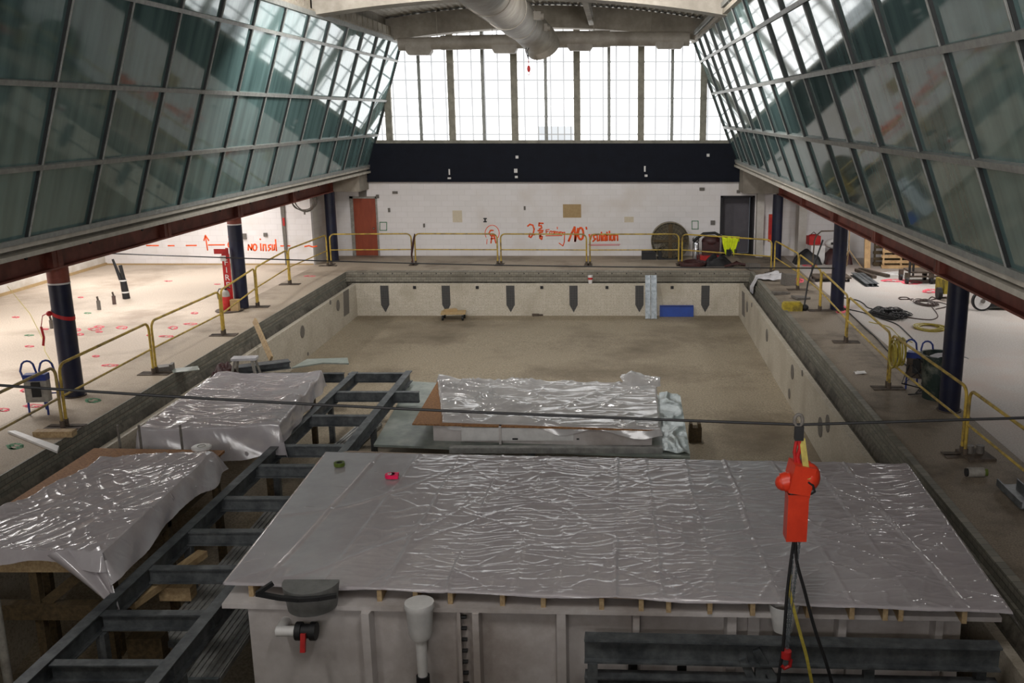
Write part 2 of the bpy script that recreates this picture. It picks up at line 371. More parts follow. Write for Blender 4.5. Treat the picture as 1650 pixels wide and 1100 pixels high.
# pool basin
mb = MB().prism([(PL - .6, YP + .6, -1.36), (PR + .6, YP + .6, -1.36), (PR + .6, 15.6, -1.53), (PL - .6, 15.6, -1.53)], (0, 0, -.3))
mb.prism([(PL - .6, 15.6, -1.53), (PR + .6, 15.6, -1.53), (PR + .6, 12, -2.6), (PL - .6, 12, -2.6)], (0, 0, -.3)).prism([(PL - .6, 12, -2.6), (PR + .6, 12, -2.6), (PR + .6, 6.5, -2.7), (PL - .6, 6.5, -2.7)], (0, 0, -.3))
struct(mb, 'floor', 'poolfloor', loc=(0, 0, 0))
pwf = struct(MB().box(PL - .14, PR + .14, YP, YP + .12, -1.7, LIP), 'wall_pool_far', 'poolwall', loc=(0, 0, 0))
pwl = struct(MB().box(PL - .12, PL, YN, YP, -2.9, LIP), 'wall_pool_left', 'poolwall_s', loc=(0, 0, 0))
pwr = struct(MB().box(PR, PR + .12, YN, YP, -2.9, LIP), 'wall_pool_right', 'poolwall_s', loc=(0, 0, 0))
struct(MB().box(PL, PR, YN - .12, YN, -2.9, LIP), 'wall_pool_near', 'poolwall', loc=(0, 0, 0))
# gutter troughs and coping faces
def gutter(name, prof, p, q, ax, m):
    mb = MB(); n = len(prof); vs = []
    for y in (p, q):
        for a, z in prof: vs.append((a, y, z) if ax == 'y' else (y, a, z))
    mb.add(vs, [(i, i + 1, n + i + 1, n + i) for i in range(n - 1)])
    return struct(mb, name, m, loc=(0, 0, 0))
def prof(edge, lip, sgn):   # from the deck edge to the pool-wall lip
    return [(edge, -.28), (edge + sgn * .06, -.34), (edge + sgn * .1, -.50), (lip - sgn * .12, -.50)]
gutter('trim_1', prof(XL, PL, 1), YN - .4, YF, 'y', 'gutter')
gutter('trim_2', prof(XR, PR, -1), YN - .4, YF, 'y', 'gutter')
gutter('trim_3', prof(YF, YP, -1), PL - .43, PR + .4, 'x', 'gutter')
struct(MB().box(XL - .015, XL + .012, YN - .4, YF, -.17, .006).box(XL - .015, XL - .005, YN - .4, YF, -.30, -.15).box(XL - .01, XL + .03, YN - .4, YF, -.30, -.19), 'trim_4', 'coping', loc=(0, 0, 0))
struct(MB().box(XR - .012, XR + .1, YN - .4, YF, -.16, .035).box(XR - .05, XR + .02, YN - .4, YF, -.32, -.17), 'trim_5', 'coping', loc=(0, 0, 0))
struct(MB().box(XL, XR, YF - .03, YF + .3, -.12, .012).box(XL, XR, YF - .1, YF + .02, -.30, -.14), 'trim_6', 'coping_x', loc=(0, 0, 0))
# lane targets, inlets and lights in the pool walls
for px in (619, 718, 822, 924, 1030.5, 1137):
    c = gy(px, 460, YP).x; w = .135; z0, z1, z2 = gy(px, 460, YP).z, gy(px, 491, YP).z, gy(px, 503, YP).z
    MB().prism([(c - w, YP, z0), (c - w, YP, z1), (c, YP, z2), (c + w, YP, z1), (c + w, YP, z0)], (0, -.008, 0)).build('lane_target', 'lanetile', pwf)
for px in (668, 769, 873, 978, 1083):
    c = gy(px, 463, YP); MB().box(c.x - .05, c.x + .05, YP - .012, YP, c.z - .05, c.z + .05).build('inlet_fitting', 'black', pwf)
def side_light(par, x, s, px, py, ry, rz, m='greytile'):
    c = gx(px, py, x)
    MB().add([(x + s * .012, c.y + ry * math.cos(t), c.z + rz * math.sin(t)) for t in [k * math.pi / 10 for k in range(20)]] +
             [(x, c.y + ry * math.cos(t), c.z + rz * math.sin(t)) for t in [k * math.pi / 10 for k in range(20)]],
             [tuple(range(20))] + [(i, (i + 1) % 20, 20 + (i + 1) % 20, 20 + i) for i in range(20)]).build('pool_light', m, par)
for px, py, r in ((544.5, 492, .17), (487, 534, .17), (532, 487, .07), (496, 570, .05)): side_light(pwl, PL, 1, px, py, r, r)
for px, py, r in ((1204, 494, .17), (1211.5, 491, .07), (1236, 540, .17), (1277, 599, .17), (1293, 601, .07), (1272, 634, .12), (1334, 682, .17), (1322, 688, .2)): side_light(pwr, PR, -1, px, py, r, r)
for par, x, s, p in ((pwl, PL, 1, [(553, 470), (561.5, 465), (562.5, 504), (554, 510)]), (pwr, PR, -1, [(1196, 468), (1200, 472), (1200, 511), (1196, 506)])):
    MB().prism([gx(a, b, x) for a, b in p], (s * .01, 0, 0)).build('wall_grille', 'greytile', par)
for k in range(26):
    x = -8.3 + k * .48
    MB().cyl((x, YF - .04, -.04), (x, YF + .0, -.04), .02, n=8).build('coping_bolt', 'black', pwf)

# far wall
wf = struct(MB().box(-10.5, -9.52, YW, YW + .2, 0, 4.05).box(-8.67, 3.8, YW, YW + .2, 0, 4.05).box(-9.52, -8.67, YW, YW + .2, 2.1, 4.05).box(4.97, 15, YW, YW + .2, 0, 4.05).box(3.8, 4.97, YW, YW + .2, 2.12, 4.05), 'wall_far', 'block', loc=(0, 0, 0))
struct(MB().box(-8.98, 4.4, YW - .16, YW, 2.76, 4.03).box(-8.98, 4.4, YW - .2, YW, 2.68, 2.76), 'trim_7', 'navyband', loc=(0, 0, 0))
for px, py, w, h in ((833, 253, .05, .05), (831, 275, .06, .07), (832, 285, .05, .04), (724, 277, .025, .1), (724, 287, .06, .03), (1039, 272, .03, .1), (1041, 283, .05, .04), (1141, 250, .05, .05)):
    c = gy(px, py, YW - .17); MB().box(c.x - w, c.x + w, YW - .175, YW - .155, c.z - h, c.z + h).build('scuff_patch', 'white', wf)
# openings in the far wall
d1 = struct(MB().box(-9.5, -8.69, YW + .02, YW + .07, .01, 2.08), 'door_1', 'redbrown', loc=(0, 0, 0))
MB().box(-9.62, -9.5, YW - .03, YW + .2, 0, 2.16).box(-8.69, -8.63, YW - .03, YW + .2, 0, 2.16).box(-9.62, -8.63, YW - .03, YW + .2, 2.08, 2.16).build('door_frame', 'greycase', d1)
MB().sph((-8.8, YW - .03, 1.0), .035, 6).cyl((-8.8, YW - .02, 1), (-8.8, YW + .04, 1), .02, n=8).build('door_knob', 'chrome', d1)
d2 = struct(MB().box(3.85, 4.92, YW + .75, YW + .8, .01, 2.12), 'door_2', 'doorgrey', loc=(0, 0, 0))
MB().box(3.76, 3.84, YW - .02, YW + .8, 0, 2.18).box(4.93, 5.0, YW - .02, YW + .8, 0, 2.18).box(3.76, 5.0, YW - .02, YW + .8, 2.12, 2.18).box(3.84, 4.93, YW + .2, YW + .8, -.02, 0).build('door_frame', 'dark', d2)
# items fixed on the far wall
def wallbox(name, r, m, y=YW, t=.06, par=None):
    a, b = gy(r[0], r[1], y), gy(r[2], r[3], y)
    return MB().box(a.x, b.x, y - t, y + .01, b.z, a.z).build(name, m, par or wf)
wallbox('paper_patch', (907, 329, 936.5, 350.5), 'tan', t=.015)
wallbox('paper_patch', (729, 339, 745, 358), 'cream', t=.008)
wallbox('paper_patch', (1006, 349, 1021, 358), 'cream', t=.006)
for r in ((578, 304, 591, 317), (606, 313.5, 611, 319), (632.5, 308, 641, 312), (625.5, 335, 629, 341.5), (682, 360, 685, 366), (844, 332, 847, 338), (1127, 302, 1135, 307), (1145, 355, 1152, 362), (1187, 306, 1192, 311), (1211, 303, 1214, 307)):
    wallbox('electrical_box', r, 'greytile', t=.05)
for r in ((779, 351, 784.5, 353), (779, 356, 784.5, 358), (780.5, 353, 783, 356)): wallbox('outlet_mark', r, 'black', t=.02)
# left aisle: back wall, return, side wall
wb = struct(MB().box(-17.6, -10.38, 33.0, 33.2, 0, 3.2), 'wall_back_left', 'block', loc=(0, 0, 0))
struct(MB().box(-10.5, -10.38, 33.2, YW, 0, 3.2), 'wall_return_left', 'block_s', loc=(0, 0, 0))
struct(MB().box(-17.75, -17.55, 4, 33.2, 0, 3.2), 'wall_left', 'plaster', loc=(0, 0, 0))
struct(MB().box(-17.55, -17.5, 4, 33, 0, .08), 'baseboard_left', 'tan', loc=(0, 0, 0))
struct(MB().box(-17.5, -10.4, 32.98, 33, 0, .05), 'baseboard_back', 'tan', loc=(0, 0, 0))
# right aisle
wr2 = struct(MB().box(6.75, 15.2, 34.6, 34.8, 0, 3.2), 'wall_back_right', 'block', loc=(0, 0, 0))
struct(MB().box(6.5, 6.78, 34.5, YW, 0, 3.2).box(5.05, 5.3, YW - .32, YW, 0, 3.2), 'wall_pier_right', 'plaster', loc=(0, 0, 0))
struct(MB().box(15.1, 15.3, 4, 34.8, 0, 3.2), 'wall_right', 'plaster', loc=(0, 0, 0))
# aisle ceilings
struct(MB().box(-17.7, -9.0, 4, YW, 3.2, 3.4), 'ceiling', 'conc', loc=(0, 0, 0))
struct(MB().box(4.5, 15.3, 4, YW, 3.2, 3.4), 'ceiling', 'conc', loc=(0, 0, 0))
for x, yy, pw in AISLE_LAMPS: struct(MB().box(x - .34, x + .34, yy - 1.25, yy + 1.25, 3.04, 3.21), 'trim_14', 'white', loc=(0, 0, 0))
for x, yy, pw in HALL_FILLS: struct(MB().box(x - .34, x + .34, yy - 1.25, yy + 1.25, 7.98, 8.06).box(x - .03, x + .03, yy - .03, yy + .03, 8.05, 8.7), 'added_fill_housing', 'white', loc=(0, 0, 0))  # housings for the added fill lights, out of view
# shell behind the camera
wback = struct(MB().box(-17.7, 15.3, -8.2, -8, -.2, 4).box(-17.7, -9, -8.2, -8, 4, 9).box(4.5, 15.3, -8.2, -8, 4, 9), 'wall_near', 'plaster', loc=(0, 0, 0))
struct(MB().box(-9, 4.5, -8.1, -8.05, 4, 9), 'window_4', 'kalback', loc=(0, 0, 0))
struct(MB().box(-17.7, -17.5, -8, 4, 0, 3.4).box(15.1, 15.3, -8, 4, 0, 3.4).box(-17.7, -9, -8, 4, 3.2, 3.4).box(4.5, 15.3, -8, 4, 3.2, 3.4), 'wall_side_near', 'plaster', loc=(0, 0, 0))
struct(MB().box(-17.7, 15.3, -8, 4, -.6, -.26), 'floor', 'walk', loc=(0, 0, 0))
struct(MB().box(-17.5, 15.1, -8, 0.9, 3.2, 3.5), 'floor', 'conc', loc=(0, 0, 0))     # the balcony the photograph is taken from

# gable window of translucent panels
w3 = struct(MB().box(-9.2, 4.6, YW - .08, YW + .16, 4.02, 4.10).box(-9.2, 4.6, YW - .1, YW + .02, 4.09, 4.14), 'window_3', 'frame', loc=(0, 0, 0))
MX = [-10.25, -8.04, -5.80, -3.58, -1.38, .87, 3.07, 5.3]
for a, b in zip(MX[:-1], MX[1:]):
    o = MB().box(a, b, YW + .04, YW + .1, 4.08, 9.2).build('translucent_panel', 'kal', w3)
for i, x in enumerate(MX):
    if -9 < x < 4.5:
        MB().box(x - .115, x + .115, YW - .12, YW + .06, 4.1, 9.2).build('mullion', 'frame', w3)
    if i < len(MX) - 1 and -9.1 < (x + MX[i + 1]) / 2 < 4.3:
        c = (x + MX[i + 1]) / 2; MB().box(c - .055, c + .055, YW - .02, YW + .06, 4.1, 9.2).build('thin_mullion', 'mull', w3)
MB().box(-2.78, -1.52, YW + .02, YW + .05, 4.14, 4.62).build('painted_silhouette', 'kalshade', w3)  # painted shade standing in for a dark shape outside the window

# sloped glazing on both sides
def slope(name, x0, z0, x1, z1, fr, ys, sg):
    """x0,z0 foot; x1,z1 head; fr row fractions; ys mullion stations; sg +1 = the room lies towards +x"""
    d = Vector((x1 - x0, 0, z1 - z0)); L = d.length; d /= L
    nrm = Vector((d.z, 0, -d.x)) * sg       # into the room
    Y0, Y1 = ys[0], ys[-1]
    foot = Vector((x0, 0, z0))
    def pt(t, y, off=0.0): return foot + d * (t * L) + nrm * off + Vector((0, y, 0))
    w = MB().bar(pt(0, Y0), pt(0, Y1), .1, .08).bar(pt(1, Y0), pt(1, Y1), .1, .12)
    root = struct(w, name, 'mull', loc=(0, 0, 0))
    g = MB().add([pt(0, Y0, -.02), pt(0, Y1, -.02), pt(1, Y1, -.02), pt(1, Y0, -.02), pt(0, Y0, -.045), pt(0, Y1, -.045), pt(1, Y1, -.045), pt(1, Y0, -.045)],
                 [(0, 1, 2, 3), (7, 6, 5, 4), (0, 4, 5, 1), (1, 5, 6, 2), (2, 6, 7, 3), (3, 7, 4, 0)])
    g.build('glazing', 'glass', root)
    MB().add([pt(-.02, Y0, -.2), pt(-.02, Y1, -.2), pt(1.02, Y1, -.2), pt(1.02, Y0, -.2)], [(0, 1, 2, 3)]).build('backing', 'dark', root)
    for t in fr: MB().bar(pt(t, Y0, .01), pt(t, Y1, .01), .075, .075, up=nrm).build('transom', 'mull', root)
    for y in ys:
        MB().bar(pt(0, y, .0), pt(1, y, .0), .05, .05, up=nrm).bar(pt(0, y, .028), pt(1, y, .028), .022, .012, up=nrm).build('mullion', 'mull', root)
        MB().bar(pt(0, y - .037, .0), pt(1, y - .037, .0), .024, .04, up=nrm).build('gasket', 'mullblack', root)
    return root
ysl = [35.1 - k * 1.72 for k in range(0, 20)]; ysl.sort()
ysr = [35.1 - k * 1.9 for k in range(0, 18)]; ysr.sort()
slope('window_1', -8.82, 3.25, -7.45, 7.45, (.255, .535, .855), ysl, 1)
slope('window_2', 4.26, 3.43, 2.62, 7.66, (.275, .545, .80), ysr, -1)
# fascia under the glazing
def fascia(name, x, z, zb, sg):
    mb = MB().box(*sorted((x - sg * .18, x + sg * .03)), 3, YW, z - .1, z - .02)
    mb.box(*sorted((x - sg * .3, x + sg * .06)), 3, YW, zb, zb + .07)
    o = struct(mb, name, 'sill', loc=(0, 0, 0))
    MB().box(*sorted((x - sg * .5, x - sg * .1)), 3, YW, zb + .02, z - .05).build('channel', 'silldark', o)
zl = gx(198, 375, -8.80).z; zr = gx(1650, 471, 4.24).z
fascia('trim_8', -8.82, 3.24, 3.0, 1)
fascia('trim_9', 4.26, 3.43, 3.22, -1)
# steel edge beams
def edge_beam(name, x, zb, zt, sg, label):
    r = thing(name, label, 'beam', (x, 20, zb))
    MB().box(x - .15, x + .15, 3, YW - .2, zb, zb + .035).build('bottom_flange', 'beam', r)
    MB().box(x - .15, x + .15, 3, YW - .2, zt - .035, zt).build('top_flange', 'beam', r)
    MB().box(x - .02, x + .1, 3, YW - .2, zb, zt).build('web', 'beam', r) if sg < 0 else MB().box(x - .1, x + .02, 3, YW - .2, zb, zt).build('web', 'beam', r)
    for y in (8.2, 12.6, 16.9, 21.2, 25.4, 29.8, 34):
        MB().box(x - .14, x + .14, y - .012, y + .012, zb + .03, zt - .03).box(*sorted((x + sg * .02, x + sg * .13)), y - .16, y + .16, zb + .03, zt - .03).build('stiffener', 'beam', r)
    for k in range(12):
        y = 10 + k * 2.05
        MB().cyl((x + sg * .02, y, zb + .3), (x + sg * .045, y, zb + .3), .035, n=8).build('web_hole', 'black', r)
edge_beam('steel_edge_beam', -9.95, 2.42, 3.2, 1, 'dark red steel beam under the glazing along the left side, resting on navy columns')
edge_beam('steel_edge_beam', 5.77, 2.32, 3.2, -1, 'dark red steel beam under the glazing along the right side, resting on navy columns')
# concrete brackets where the beams meet the far wall
struct(MB().box(-10.1, -8.9, 33.9, YW, 2.42, 3.2), 'trim_10', 'conc', loc=(0, 0, 0))
struct(MB().box(4.4, 5.9, 33.9, YW, 2.36, 3.2), 'trim_11', 'conc', loc=(0, 0, 0))

# roof: arches, deck, purlins
XA, XB = -7.55, 2.75; XM = (XA + XB) / 2; HW = (XB - XA) / 2
def archz(x, z0, rise): return z0 + rise * (1 - ((x - XM) / HW) ** 2)
def roof_arch(y, w, label):
    n = 24; mb = MB(); vs = []
    for i in range(n + 1):
        x = XA - .5 + (XB - XA + 1.0) * i / n
        a = archz(x, 7.42, .42); b = archz(x, 8.12, .42)
        vs += [(x, y - w / 2, a), (x, y + w / 2, a), (x, y + w / 2, b), (x, y - w / 2, b)]
    fs = [(3, 2, 1, 0), (4 * n, 4 * n + 1, 4 * n + 2, 4 * n + 3)]
    for i in range(n):
        for k in range(4):
            l = (k + 1) % 4; fs.append((4 * i + k, 4 * i + l, 4 * i + 4 + l, 4 * i + 4 + k))
    return solo(mb.add(vs, fs), 'roof_arch', 'conc', label, 'arch')
roof_arch(34.0, .7, 'curved pale concrete roof arch right in front of the bright gable window')
roof_arch(25.4, .7, 'curved pale concrete roof arch at the top edge of the picture, nearer than the window')
vs = []; fs = []; ny, nx = 2, 150
mb = MB()
def deckpt(u, v):
    x = XA - .5 + (XB - XA + 1) * v; y = -8 + 43.2 * u
    return (x, y, archz(x, 8.16, .42) + .045 * (1 if int(v * 110) % 2 else 0))
mb.heights(2, 220, deckpt)
struct(mb, 'ceiling', 'roofdeck', loc=(0, 0, 0), sharp=.3)
struct(MB().box(-17.7, XA - .3, -8, 35.4, 9.0, 9.1).box(XB + .3, 15.3, -8, 35.4, 9.0, 9.1).box(XA - .5, XB + .5, -8, 35.4, 8.75, 8.8), 'ceiling', 'dark', loc=(0, 0, 0))
struct(MB().box(-9.3, -9.1, -8, 35.3, 3.3, 9.1).box(4.7, 4.9, -8, 35.3, 3.3, 9.1), 'wall_clerestory', 'dark', loc=(0, 0, 0))
for x, z, lab in ((-3.9, 7.86, 'left of the big duct'), (-.82, 7.96, 'right of the big duct')):
    solo(MB().channel((x, 8, z + .2), (x, 33.7, z + .2), .16, .26, .03), 'purlin', 'conc', 'light painted steel purlin running under the roof, ' + lab, 'beam', 'roof purlins')
for x, sg, lab in ((XA, 1, 'left'), (XB, -1, 'right')):
    r = struct(MB().box(x - .14, x + .14, 3, YW, 7.45, 7.56), 'trim_12' if sg > 0 else 'trim_13', 'louvre', loc=(0, 0, 0))
    for k in range(30):
        y = 34.6 - k * .62
        MB().box(x - .07, x + .07, y - .25, y + .25, 7.58, 7.86).build('vent_block', 'louvre', r)
    MB().box(*sorted((x - sg * .4, x - sg * .1)), 3, YW, 7.4, 8.3).build('upstand', 'silldark', r)
# ducts
r = thing('main_air_duct', 'big round grey-painted ventilation duct running under the middle of the roof', 'duct', (-2.45, 25, 6.8))
DX, DZ, DR = -2.78, 7.66, .53
MB().cyl((DX, 9, DZ), (DX, 29.6, DZ), DR, n=36).build('duct_section', 'duct', r)
pth = [Vector(q) for q in ((DX, 29.5, DZ), (DX + .08, 30.3, DZ - .04), (DX + .25, 31.0, DZ - .2), (DX + .4, 31.4, DZ - .36), (DX + .5, 31.6, DZ - .58))]
for i in range(4):
    e = (pth[i + 1] - pth[i]) * .06
    MB().cyl(pth[i] - e, pth[i + 1] + e, DR + .004 * i, DR + .004 * i, 36).build('elbow_section', 'duct', r)
for y in (14, 18, 22, 25.5, 28.6):
    MB().lathe([(DR, -.025), (DR + .02, -.025), (DR + .02, .025), (DR, .025)], (DX, y, DZ), 36, 'y').build('flange_ring', 'duct', r)
for y, z in ((27.8, .0), (30.4, -.1)): MB().box(DX + .5, DX + .72, y - .1, y + .1, DZ - .1 + z, DZ + .12 + z).cyl((DX + .7, y, DZ + z), (DX + .8, y, DZ + z), .09, n=12).build('damper_box', 'duct', r)
r = thing('cross_air_duct', 'thin grey-painted duct with outlet boxes crossing in front of the gable window', 'duct', (-2.4, 32.3, 6.9))
MB().tube([(-6.95, 32.3, 7.21), (-5.7, 32.3, 7.25), (-5.6, 32.3, 7.25)], .2, 20).build('duct_section', 'duct', r)
MB().tube([(-5.6, 32.3, 7.26), (-2.4, 32.3, 7.32)], .225, 20).build('duct_section', 'duct', r)
MB().tube([(-2.4, 32.3, 7.36), (-.2, 32.3, 7.38)], .26, 20).build('duct_section', 'duct', r)
MB().tube([(-.2, 32.3, 7.38), (2.33, 32.3, 7.38)], .225, 20).build('duct_section', 'duct', r)
for a, b, t, u in ((655, 697, 77, 89), (793, 834, 72, 86), (914, 955, 70, 82), (1056, 1101, 66, 79)):
    p, q = gy(a, t, 32.3), gy(b, u, 32.3)
    MB().prism([(p.x, 32.1, p.z + .15), (q.x, 32.1, p.z + .15), (q.x, 32.1, (p.z + q.z) / 2), (q.x - .08, 32.1, q.z), (p.x + .08, 32.1, q.z), (p.x, 32.1, (p.z + q.z) / 2)], (0, .4, 0)).build('outlet_box', 'duct', r)
for px in (704, 957, 1049, 793):
    c = gy(px, 50, 32.3); MB().cyl((c.x, 32.3, 7.45), (c.x, 32.3, 8.3), .012, n=6).build('hanger_rod', 'duct', r)
c = gy(852, 112, 30.5)
r = thing('hanging_chain_hook', 'short chain with a small red hook hanging in front of the gable window', 'hook', (c.x, 30.5, c.z - .15))
MB().tube([(c.x - .06, 30.5, 7.0), (c.x - .09, 30.5, c.z + .55), (c.x, 30.5, c.z + .3)], .015, 6).tube([(c.x + .02, 30.5, 7.0), (c.x - .03, 30.5, c.z + .55), (c.x, 30.5, c.z + .3)], .015, 6).build('chain', 'black', r)
MB().sph((c.x, 30.5, c.z + .02), (.055, .05, .1), 8).tube([(c.x, 30.5, c.z + .3), (c.x, 30.5, c.z)], .012, 6).tube([(c.x, 30.5, c.z - .05), (c.x + .04, 30.5, c.z - .12), (c.x, 30.5, c.z - .17), (c.x - .04, 30.5, c.z - .13)], .014, 6).build('hook', 'red', r)

# ================================================================== COLUMNS
def column(x, y, zt, label, brown=True, bl=.3):
    r = thing('steel_column', label, 'column', (x, y, 0), 'navy columns under the side beams')
    MB().cyl((x, y, 0), (x, y, zt - bl if brown else zt), .18, n=28).build('shaft', 'navy', r)
    if brown: MB().cyl((x, y, zt - bl), (x, y, zt), .18, n=28).build('unpainted_top', 'beam', r)
    if brown: MB().lathe([(.183, 0), (.186, 0), (.186, .03), (.183, .03)], (x, y, zt - bl - .02), 28).build('paint_line', 'white', r)
    MB().lathe([(.18, 0), (.21, 0), (.21, .02), (.18, .02)], (x, y, 0), 24).build('base_plate', 'rust', r)
    return r
column(-10.03, 17.2, 2.42, 'navy round column on the left deck with a red ribbon tied around it')
column(-10.03, 25.45, 2.42, 'navy round column on the left deck behind the red fire extinguisher sign', True, .17)
column(-10.0, 34.0, 2.42, 'navy round column beside the orange-brown door', False)
column(5.85, 16.3, 2.32, 'navy round column on the right deck beside the dark green bin', False)
column(5.85, 25.2, 2.32, 'middle navy round column on the right deck, beside the tall cart handle', False)
column(5.63, 33.9, 2.32, 'navy round column beside the dark grey doorway', False)

# ================================================================== SAFETY RAILINGS
def railing(p, q, label, m='yellow', h=1.06):
    p = Vector((p[0], p[1], 0)); q = Vector((q[0], q[1], 0)); d = (q - p).normalized(); L = (q - p).length; R = .16
    r = thing('safety_railing', label, 'railing', (p + q) / 2, 'yellow tube safety railings around the pool')
    up = Vector((0, 0, 1)); a = p + d * .06; b = q - d * .06
    pts = [a + up * .03, a + up * (h - R)]
    for i in range(1, 7):
        t = i / 6 * math.pi / 2; pts.append(a + d * (R - R * math.cos(t)) + up * (h - R + R * math.sin(t)))
    pts.append(b - d * R + up * h)
    for i in range(1, 7):
        t = i / 6 * math.pi / 2; pts.append(b - d * (R - R * math.sin(t)) + up * (h - R + R * math.cos(t)))
    pts.append(b + up * .03)
    MB().tube(pts, .025, 10).build('rail_loop', m, r)
    MB().tube([a + up * .52, b + up * .52], .02, 8).build('mid_rail', m, r)
    n = Vector((-d.y, d.x, 0))
    for e in (a, b):
        bp = MB().bar(e - n * .3 + up * .008, e + n * .3 + up * .008, .16, .016).build('base_plate', 'rust', r)
        MB().cyl(e + up * .01, e + up * .13, .04, n=12).build('socket', 'rust', bp)
    return r
LP = [(-9.10, 11.9), (-9.18, 15.36), (-9.25, 18.75), (-9.23, 22.2), (-9.66, 25.6), (-9.95, 29.12), (-9.84, 32.81)]
LL = ['nearest yellow railing section on the left deck, running out of the left picture edge', 'yellow railing section in front of the red-ribboned navy column',
      'yellow railing section third from the near end on the left deck', 'short-looking yellow railing section in front of the red fire extinguisher', 'yellow railing section on the left deck just beyond the fire extinguisher column', 'farthest yellow railing section on the left deck, ending near the orange-brown door']
for i in range(6): railing(LP[i], LP[i + 1], LL[i], 'yellow2' if i == 0 else 'yellow')
FP = [(-9.84, 32.95), (-6.97, 33.1), (-4.02, 33.05), (-.96, 32.95), (2.2, 33.0), (5.12, 31.4)]
FL = ['yellow railing section in front of the orange-brown door', 'yellow railing section in front of the blank wall, left of the circled orange letter', 'yellow railing section in front of the orange framing note', 'yellow railing section in front of the black box and big fan', 'yellow railing section carrying the yellow vest']
for i in range(5): railing(FP[i], FP[i + 1], FL[i])
RP = [(5.14, 31.3), (5.36, 28.2), (5.38, 25.1), (5.24, 21.5), (5.16, 17.7), (5.30, 14.0), (5.42, 10.2)]
RL = ['farthest yellow railing section on the right deck, by the white rag', 'yellow railing section on the right deck behind the yellow floor tool', 'yellow railing section beside the middle right navy column', 'yellow railing section before the black cable coils, ending at the hung yellow hose', 'yellow railing section in front of the dark green bin', 'nearest yellow railing section on the right deck, running out of the right picture edge']
for i in range(6): railing(RP[i], RP[i + 1], RL[i])

# ================================================================== SPRAY-PAINTED WRITING AND MARKS
def strokes(name, lines, w, y, m, par):
    mb = MB()
    for l in lines: mb.ribbon([gy(a, b, y) for a, b in l], w, (0, -1, 0))
    return mb.build(name, m, par, sharp=0)
def ell(cx, cy, rx, ry, a0=0, a1=360, n=14): return [(cx + rx * math.cos(math.radians(a0 + (a1 - a0) * i / n)), cy + ry * math.sin(math.radians(a0 + (a1 - a0) * i / n))) for i in range(n + 1)]
Z = lambda pts, k=6.6, ox=760, oy=340: [(ox + a / k, oy + b / k) for a, b in pts]
strokes('circled_letter', [Z(ell(218, 235, 75, 85, 150, 395)), Z([(165, 300), (160, 350)]), ], .025, YW, 'orangepaint', wf)
strokes('circled_letter', [Z([(230, 205), (200, 205), (185, 235), (205, 262), (245, 265)]), Z([(205, 340), (215, 265), (230, 240), (245, 290), (258, 340)]), Z([(205, 295), (250, 288)])], .05, YW, 'orangepaint', wf)
strokes('framing_note', [Z([(595, 160), (620, 140), (650, 150), (665, 190), (655, 240), (630, 280), (610, 270), (620, 240), (670, 250)]),
    Z([(760, 130), (715, 128)]), Z([(718, 130), (715, 155), (740, 155), (745, 180), (720, 192)]), Z([(705, 208), (760, 205)]), Z([(755, 222), (720, 228), (735, 250), (725, 285), (745, 300), (750, 270), (720, 262)])], .055, YW, 'orangepaint', wf)
strokes('framing_note', [Z([(790, 200), (795, 240)]), Z([(790, 200), (825, 195)]), Z([(790, 218), (815, 216)]), Z([(830, 245), (832, 215), (850, 212)]), Z([(872, 215), (852, 220), (852, 245), (872, 242), (876, 212), (880, 248)]), Z([(886, 245), (888, 215), (902, 222), (903, 245), (905, 218), (920, 222), (922, 246)]), Z([(932, 220), (934, 246)]), Z([(910, 170), (912, 190)]), Z([(942, 246), (942, 220), (960, 224), (962, 248)]), Z([(990, 225), (968, 228), (970, 248), (990, 244), (990, 225), (985, 330), (970, 370), (930, 340)]), Z([(790, 262), (960, 260)])], .035, YW, 'orangepaint', wf)
strokes('insulation_note', [Z([(1032, 318), (1062, 240), (1095, 170)]), Z([(1095, 170), (1100, 320)]), Z([(1100, 320), (1130, 185)]), Z(ell(1160, 240, 28, 62))], .075, YW, 'orangepaint', wf)
strokes('insulation_note', [Z([(1218, 172), (1222, 192)]), Z([(1250, 250), (1262, 300), (1275, 250)]), Z([(1325, 252), (1295, 262), (1300, 285), (1318, 295), (1290, 322)]), Z([(1335, 250), (1338, 315), (1360, 310), (1362, 250)]), Z([(1380, 225), (1382, 315)]), Z([(1420, 258), (1398, 265), (1396, 310), (1418, 308), (1422, 258), (1425, 315)]), Z([(1440, 225), (1442, 312)]), Z([(1428, 255), (1455, 250)]), Z([(1466, 250), (1468, 312)]), Z([(1465, 215), (1466, 230)]), Z(ell(1494, 280, 15, 32)), Z([(1522, 312), (1522, 255), (1550, 255), (1552, 312)])], .06, YW, 'orangepaint', wf)
strokes('insulation_note', [Z([(1240, 356), (1580, 352)]), Z([(1260, 366), (1570, 364)])], .02, YW, 'pinkpaint', wf)
strokes('green_square_mark', [[(612, 358), (623, 358), (623, 371), (612, 371), (612, 358)], [(1115, 356), (1125, 356), (1125, 369), (1115, 369), (1115, 356)]], .03, YW, 'greenpaint', wf)
Z8 = lambda pts: [(300 + a / 5.156, 270 + b / 5.156) for a, b in pts]
strokes('insulation_note', [Z8([(515, 685), (518, 640)]), Z8([(518, 640), (542, 684)]), Z8([(542, 684), (545, 636)]), Z8(ell(570, 662, 16, 26)), Z8([(618, 632), (622, 688)]), Z8([(614, 592), (616, 598)]), Z8([(640, 690), (640, 640), (660, 640), (664, 690)]), Z8([(702, 640), (684, 646), (686, 662), (702, 672), (684, 690)]), Z8([(715, 640), (716, 684), (732, 682), (733, 640)]), Z8([(742, 598), (750, 690)])], .05, 33.0, 'orangepaint', wb)
